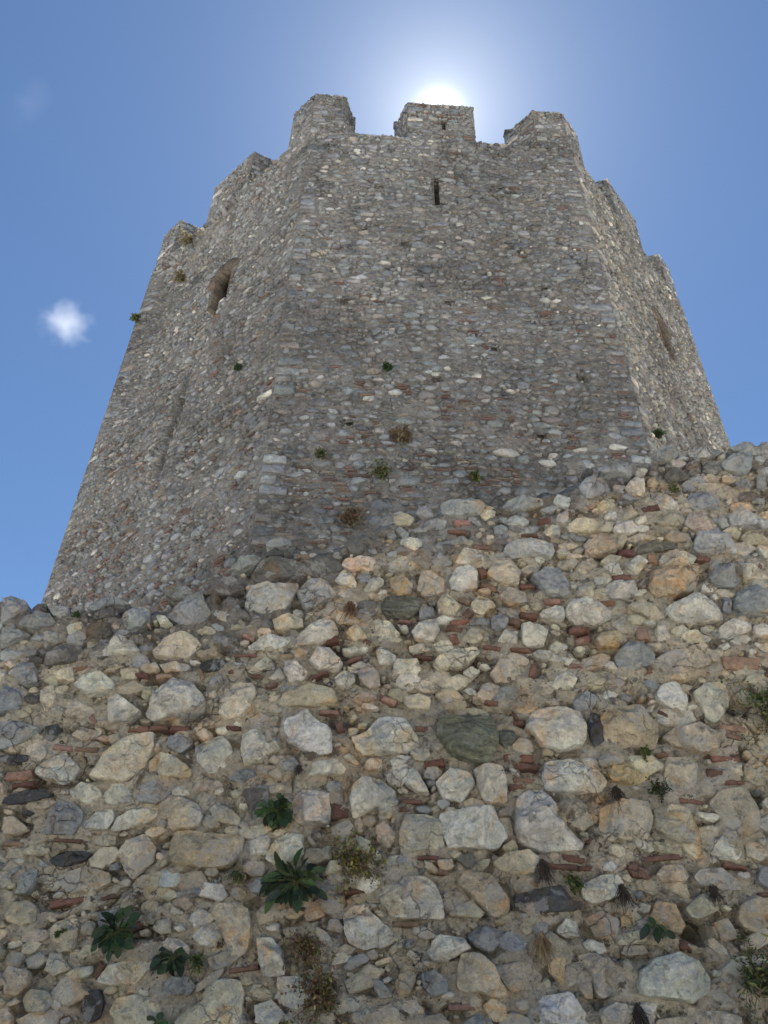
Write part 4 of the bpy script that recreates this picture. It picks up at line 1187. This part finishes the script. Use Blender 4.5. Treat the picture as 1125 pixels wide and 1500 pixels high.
    # brick linings of the two arched window openings
    def arch(i, x0, zb, zt, hw, dep, off_, far):
        mb = MB(); sf = face_surf(i); L = []
        for z in np.arange(zb + .04, zt, .075): L.append((x0 + far * (hw - .06), z, .14, .045, 0))
        for z in np.arange(zb + .04, zt, .075): L.append((x0 - far * (hw - .04), z, .12, .045, 0))
        boxes(mb, sf, L, 0, 500 + i, (-dep, .01)); L = []
        for a in np.arange(4, 178, 7.0): 
            L.append((x0 + math.cos(R(a)) * (hw + .05), zt + math.sin(R(a)) * (hw + .05), .30, .05, R(a)))
        boxes(mb, sf, L, 0, 510 + i, (-dep * .8, .035)); mb.build('brick_arch', M_BRICK, root)
    arch(7, .80, EYE + 14.75, EYE + 15.65, .40, .40, a7, -1)
    arch(1, .02 * SIDE, EYE + 14.6, EYE + 15.7, .36, .3, a0, 1)
tower()

# ------------------------------------------------------------------ cloud
def cloud(d, size, dens, nz, label):
    c = np.array(d) * 300 + (0, 0, EYE); sx, sy, sz = size
    mb = MB(); n, m = 18, 12; V = []
    for i in range(m + 1):
        for j in range(n):
            a, b = math.pi * i / m, 2 * math.pi * j / n; p = np.array([math.sin(a) * math.cos(b) * sx * 1.1, math.sin(a) * math.sin(b) * sy, math.cos(a) * sz * 1.1])
            V.append(c + p * (1 + .12 * float(fbm(p[0] * .2, p[1] * .2, p[2] * .2, 5, 2))))
    mb.add(V, ring_faces(m + 1, n)[:, ::-1])
    mt = bpy.data.materials.new('cloud_vapour'); mt.use_nodes = True; t = mt.node_tree; t.nodes.clear(); N = t.nodes.new; L = t.links.new
    out = N('ShaderNodeOutputMaterial'); pv = N('ShaderNodeVolumePrincipled'); pv.inputs['Color'].default_value = (1, 1, 1, 1); pv.inputs['Anisotropy'].default_value = .3
    tcn = N('ShaderNodeTexCoord'); sc = N('ShaderNodeVectorMath'); sc.operation = 'MULTIPLY'; sc.inputs[1].default_value = (1 / sx, 1 / sy, 1 / sz); L(tcn.outputs['Object'], sc.inputs[0])
    ns = N('ShaderNodeTexNoise'); ns.inputs['Scale'].default_value = .17; ns.inputs['Detail'].default_value = 3; L(tcn.outputs['Object'], ns.inputs['Vector'])
    ln = N('ShaderNodeVectorMath'); ln.operation = 'LENGTH'; L(sc.outputs[0], ln.inputs[0])
    a = N('ShaderNodeMath'); a.operation = 'MULTIPLY_ADD'; L(ns.outputs['Fac'], a.inputs[0]); a.inputs[1].default_value = nz; a.inputs[2].default_value = -nz * .42
    s = N('ShaderNodeMath'); s.operation = 'ADD'; L(ln.outputs['Value'], s.inputs[0]); L(a.outputs[0], s.inputs[1])
    mr = N('ShaderNodeMapRange'); mr.interpolation_type = 'SMOOTHSTEP'; mr.inputs['From Min'].default_value = .95; mr.inputs['From Max'].default_value = .1; mr.inputs['To Max'].default_value = dens; L(s.outputs[0], mr.inputs[0])
    L(mr.outputs[0], pv.inputs['Density']); L(pv.outputs[0], out.inputs['Volume'])
    tag(mb.build('cloud', mt), label, 'cloud')
cloud((-0.3714, 0.6102, 0.6998), (11, 9, 12), (.024), 1.35, 'small wispy white cloud alone in the blue sky left of the tower')
cloud((-0.3808, 0.4190, 0.8243), (9, 6, 24), (.0013), 1.6, 'very faint streak of cloud high in the upper left sky')

# ------------------------------------------------------------------ plants growing from the joints
def leaf(mb, base, d, up, L, W, col, curl=.3, n=5, kind='broad'):
    d = d / np.linalg.norm(d); s = np.cross(d, up); s /= max(np.linalg.norm(s), 1e-6); u = np.cross(s, d)
    V = []
    for k in range(n + 1):
        t = k / n; wd = W * (math.sin(math.pi * min(1, t * .92 + .06)) ** .7 if kind == 'broad' else (1 - t) ** .6 * .6 + .05) * .5
        c = base + d * L * t - u * curl * L * t * t
        V += [c - s * wd + u * wd * .35, c + 0 * s, c + s * wd + u * wd * .35]
    q = []
    for k in range(n):
        for j in (0, 1): a = k * 3 + j; q.append((a, a + 1, a + 4, a + 3))
    mb.add(V, q, col=col)
def stem(mb, pts, r0, r1, col):
    pts = np.array(pts, float); n = len(pts); V = []
    for k, p in enumerate(pts):
        t = pts[min(k + 1, n - 1)] - pts[max(k - 1, 0)]; t /= max(np.linalg.norm(t), 1e-9); a = np.cross(t, (0.3, .2, .93)); a /= np.linalg.norm(a); b = np.cross(t, a)
        r = r0 + (r1 - r0) * k / (n - 1)
        for j in range(4): V.append(p + r * (a * math.cos(j * math.pi / 2) + b * math.sin(j * math.pi / 2)))
    q = [(k * 4 + j, k * 4 + (j + 1) % 4, k * 4 + 4 + (j + 1) % 4, k * 4 + 4 + j) for k in range(n - 1) for j in range(4)]
    mb.add(V, q, col=col)
GROUPS = {'leafy_plant': 'broad-leaved plants rooted in the fieldstone wall', 'green_bush': 'bushes hanging at the right edge of the wall', 'green_tuft': 'small green tufts in the fieldstone wall', 'dry_weed': 'dry weeds on the fieldstone wall', 'dead_tuft': 'dead tufts in the fieldstone wall', 'wall_tuft': 'tufts growing on the tower'}
GREEN = (.052, .092, .038); DK = (.030, .052, .030); OLIVE = (.15, .16, .06); YEL = (.26, .25, .07); BRN = (.15, .10, .065); BLK = (.06, .048, .042); GRY = (.16, .15, .10)
def plant(name, pos, n, kind, size, cols, label, cat, seed, leafL=.05, leafW=.035, count=14, spread=1.0, droop=.3):
    """kind: rosette (broad leaves on stalks) or bush (branching stems with many small leaves); n is the outward direction of the wall"""
    rng = np.random.default_rng(seed); pos = np.array(pos, float); n = np.array([n[0], n[1], 0.0]); n /= np.linalg.norm(n); sd = np.array([-n[1], n[0], 0]); up = np.array([0, 0, 1.0])
    root = empty(name, pos, label, cat, GROUPS.get(name)); S, Lf = MB(), MB()
    def colr(): return jitter(cols[rng.integers(len(cols))], rng, .42, .16)
    if kind == 'rosette':
        for k in range(count):
            a = rng.uniform(0, 2 * math.pi); f = rng.uniform(.25, 1.0) ** .7
            d = n * rng.uniform(.45, .9) + sd * math.cos(a) * f * spread + up * (math.sin(a) * f * spread * .9 + .05)
            l = size * rng.uniform(.45, 1.0) * f; p1 = pos + d * l * .5; p2 = pos + d * l * .9 - up * l * .15
            stem(S, [pos, p1, p2], .003, .0015, (.10, .11, .05))
            dd = sd * math.cos(a) + up * (math.sin(a) * .8 - droop) + n * rng.uniform(-.1, .6) + rng.normal(0, .22, 3)
            q = rng.uniform(.45, 1.15); leaf(Lf, p2, dd, n + up * .5 + rng.normal(0, .4, 3), leafL * q, leafW * q, colr(), rng.uniform(.0, .35), 6)
    else:
        for k in range(count):
            a = rng.uniform(0, 2 * math.pi); f = rng.uniform(.2, 1.0)
            d = n * rng.uniform(.3, .7) + sd * math.cos(a) * f * spread + up * (math.sin(a) * f * spread - droop * .6)
            l = size * rng.uniform(.5, 1.0); pts = [pos + rng.normal(0, .006, 3)]; v = d.copy()
            for s_ in range(6): v = v + rng.normal(0, .16, 3) - up * droop * .09; pts.append(pts[-1] + v * l / 6)
            stem(S, pts, .0028 * max(1, size * 4), .0008 * max(1, size * 4), colr() if kind == 'twigs' else jitter((.13, .10, .06), rng, .2))
            if kind == 'bush':
                for p in pts[1:]:
                    for _ in range(4):
                        leaf(Lf, p + rng.normal(0, .012 * size * 6, 3), rng.normal(0, 1, 3) + n * .6, rng.normal(0, 1, 3) + up, leafL * rng.uniform(.6, 1.3), leafW * rng.uniform(.6, 1.2), colr(), .2, 3)
            elif rng.random() < .6:
                for p in pts[3:]: leaf(Lf, p, rng.normal(0, 1, 3), up + rng.normal(0, .5, 3), leafL, leafW * .6, colr(), .2, 2, 'blade')
    S.build('stem', M_STEM, root); Lf.build('foliage', M_LEAF, root)
def on_wall(x, z, out=.02): z += EYE; return (x, YW - float(bulge(np.array([x]), np.array([z]))[0]) - out, z)
FW = (0, -1)
plant('leafy_plant', on_wall(-.49, 1.07), FW, 'rosette', .085, [DK, GREEN], 'round cushion of dark green leaves beside the dark grey block, uppermost leafy one', 'plant', 1, .055, .05, 74, .9)
plant('leafy_plant', on_wall(-.37, .75), FW, 'rosette', .13, [DK, DK, GREEN], 'largest dark green plant with long pointed leaves fanning downwards, next to the yellowish weed', 'plant', 2, .085, .042, 68, 1.0, .35)
plant('leafy_plant', on_wall(-1.16, .52), FW, 'rosette', .10, [DK, DK, GREEN], 'dark green broad-leaved plant low on the left, above a long cream stone', 'plant', 3, .058, .04, 64, 1.0)
plant('leafy_plant', on_wall(-.88, .43), FW, 'rosette', .075, [DK, DK], 'small dark blue-green rosette hanging over a white stone, low on the left', 'plant', 4, .048, .036, 34, 1.0, .45)
plant('leafy_plant', on_wall(-.90, .19), FW, 'rosette', .03, [GREEN], 'pair of fresh green leaves at the very bottom edge left of the middle', 'plant', 5, .06, .05, 4, .6)
plant('leafy_plant', on_wall(1.27, .60), FW, 'rosette', .075, [GREEN, DK], 'sprig with a few large oval green leaves beside the dark hole at the lower right', 'plant', 6, .062, .036, 9, .7, .3)
plant('green_bush', on_wall(2.05, 1.66), FW, 'bush', .22, [OLIVE, GREEN, GRY, OLIVE], 'olive green bush spilling over the wall at the right edge, halfway up the wall', 'bush', 7, .022, .012, 60, .8, .35)
plant('green_bush', on_wall(1.67, .40), FW, 'bush', .19, [OLIVE, GREEN, GRY], 'stringy green bush in the bottom right corner', 'bush', 8, .028, .010, 44, .9, .3)
plant('green_tuft', on_wall(.93, .77), FW, 'bush', .06, [GREEN, OLIVE], 'small bright green tuft growing over the long slate block', 'plant', 9, .013, .009, 26, .7, .2)
plant('green_tuft', on_wall(1.39, 1.21), FW, 'bush', .08, [GREEN, DK, GRY], 'dark green tuft beside blackened roots right of the long white stone', 'plant', 10, .014, .009, 26, .7, .4)
plant('green_tuft', on_wall(1.36, 1.40), FW, 'bush', .045, [GREEN, OLIVE], 'tiny green moss tuft under the big pitted orange stone', 'plant', 11, .011, .008, 18, .9)
plant('yellow_weed', on_wall(-.10, .84), FW, 'bush', .19, [YEL, OLIVE, OLIVE, BRN], 'spindly yellow-green weed spreading right of the largest leafy plant', 'weed', 12, .018, .012, 34, 1.0, .1)
plant('dry_weed', on_wall(-.30, .50), FW, 'bush', .15, [BRN, (.24, .15, .09), BRN, OLIVE], 'dry reddish brown weed hanging below the largest leafy plant', 'weed', 13, .014, .009, 34, .9, .4)
plant('dry_weed', on_wall(-.22, .30), FW, 'bush', .17, [BRN, OLIVE, (.22, .17, .09), BRN], 'withered brown and olive weed at the bottom edge left of the middle', 'weed', 14, .02, .012, 40, 1.0, .1)
plant('green_tuft', on_wall(-.77, .42), FW, 'bush', .06, [OLIVE, GREEN], 'small olive tuft just right of the blue-green rosette', 'plant', 15, .013, .009, 18, .8)
plant('green_tuft', on_wall(-.64, .77), FW, 'bush', .05, [GREEN, OLIVE], 'thin green tuft left of the largest leafy plant', 'plant', 16, .012, .007, 12, .8)
plant('green_tuft', on_wall(-1.42, .52), FW, 'bush', .03, [OLIVE, GREEN], 'tiny green sprout in bare mortar at the lower left', 'plant', 17, .009, .007, 10, .8)
for q, (x, z, s, c, lb) in enumerate(((1.19, 1.21, .075, BLK, 'blackened root tuft hanging under the orange-stained stone, between it and the dark green tuft'), (.79, .86, .075, BLK, 'blackened root tuft hanging left of the bright green tuft'),
    (1.15, .76, .075, BLK, 'blackened root tuft hanging right of the white stone with black streaks'), (1.12, .28, .09, BLK, 'black dead tuft below the big rounded stone at the lower right'),
    (1.56, .76, .05, BLK, 'small black root tuft under the pink stone at the lower right'), (-.40, 1.29, .03, BLK, 'small curled black twig left of centre in a fissure'),
    (.75, .55, .09, (.24, .17, .10), 'straw-coloured dead grass clump under the slate block'), (-.18, 2.25, .08, (.17, .10, .06), 'rust-brown dead clump high on the wall left of centre'))):
    plant('dead_tuft', on_wall(x, z), FW, 'twigs', s, [c], lb, 'plant', 30 + q, .012, .005, 90, .6, 1.3)
plant('green_tuft', on_wall(1.87, 3.15), FW, 'bush', .06, [OLIVE, GREEN, GRY], 'grey-green tuft in the vertical fissure near the top right of the wall', 'plant', 18, .012, .008, 20, .7)
plant('green_tuft', on_wall(-1.74, 2.13), FW, 'bush', .035, [GREEN], 'small green sprig on the wall top at the far left', 'plant', 19, .012, .008, 14, .7)
def on_face(i, s, z):
    z += EYE; p = face_surf(i)(np.array([(s - .5) * SIDE]), np.array([z]), np.array([.02]))[0]; return p, normal2(i)
TF = [(0, .353, 9.25, .34, [BRN, GRY, BRN], 'largest brown dry tuft low on the tower front, near its middle'),
      (0, .298, 8.40, .26, [OLIVE, GRY, GREEN], 'half green, half dry tuft below the largest brown one on the tower front'),
      (0, .231, 7.42, .30, [BRN, GRY, BRN], 'lowest brown tuft on the tower front, just above the wall top'),
      (0, .534, 8.36, .15, [OLIVE, GREEN], 'small green sprig right of the other tufts on the tower front'),
      (0, .313, 10.95, .11, [DK, GREEN], 'dark green tuft halfway up the tower front'),
      (0, .148, 8.77, .13, [GREEN, GRY], 'small green tuft close to the left corner of the tower front'),
      (7, .829, 11.62, .10, [DK, GREEN], 'dark green tuft on the left tower face near the corner'),
      (7, .01, 17.30, .2, [GREEN, OLIVE], 'green bush jutting from the far left edge of the tower against the sky'),
      (7, .285, 19.2, .36, [(.2, .16, .09), GRY], 'upper straw-brown tuft on the left tower face beneath the battlements'),
      (7, .321, 17.3, .30, [(.2, .16, .09), GRY], 'lower straw-brown tuft on the left tower face beside the broken window'),
      (1, .079, 9.9, .12, [DK, GREEN], 'dark green tuft at the foot of the right tower face above the wall top'),
      (0, .62, 7.7, .2, [GRY, OLIVE], 'grey-green dry tuft behind the dark blue stones of the wall top')]
for q, (i, s, z, sz, cs, lb) in enumerate(TF):
    p, n = on_face(i, s, z)
    plant('wall_tuft', p, n, 'bush', sz, cs, lb, 'plant', 60 + q, .055, .03, 34, .7, .35)
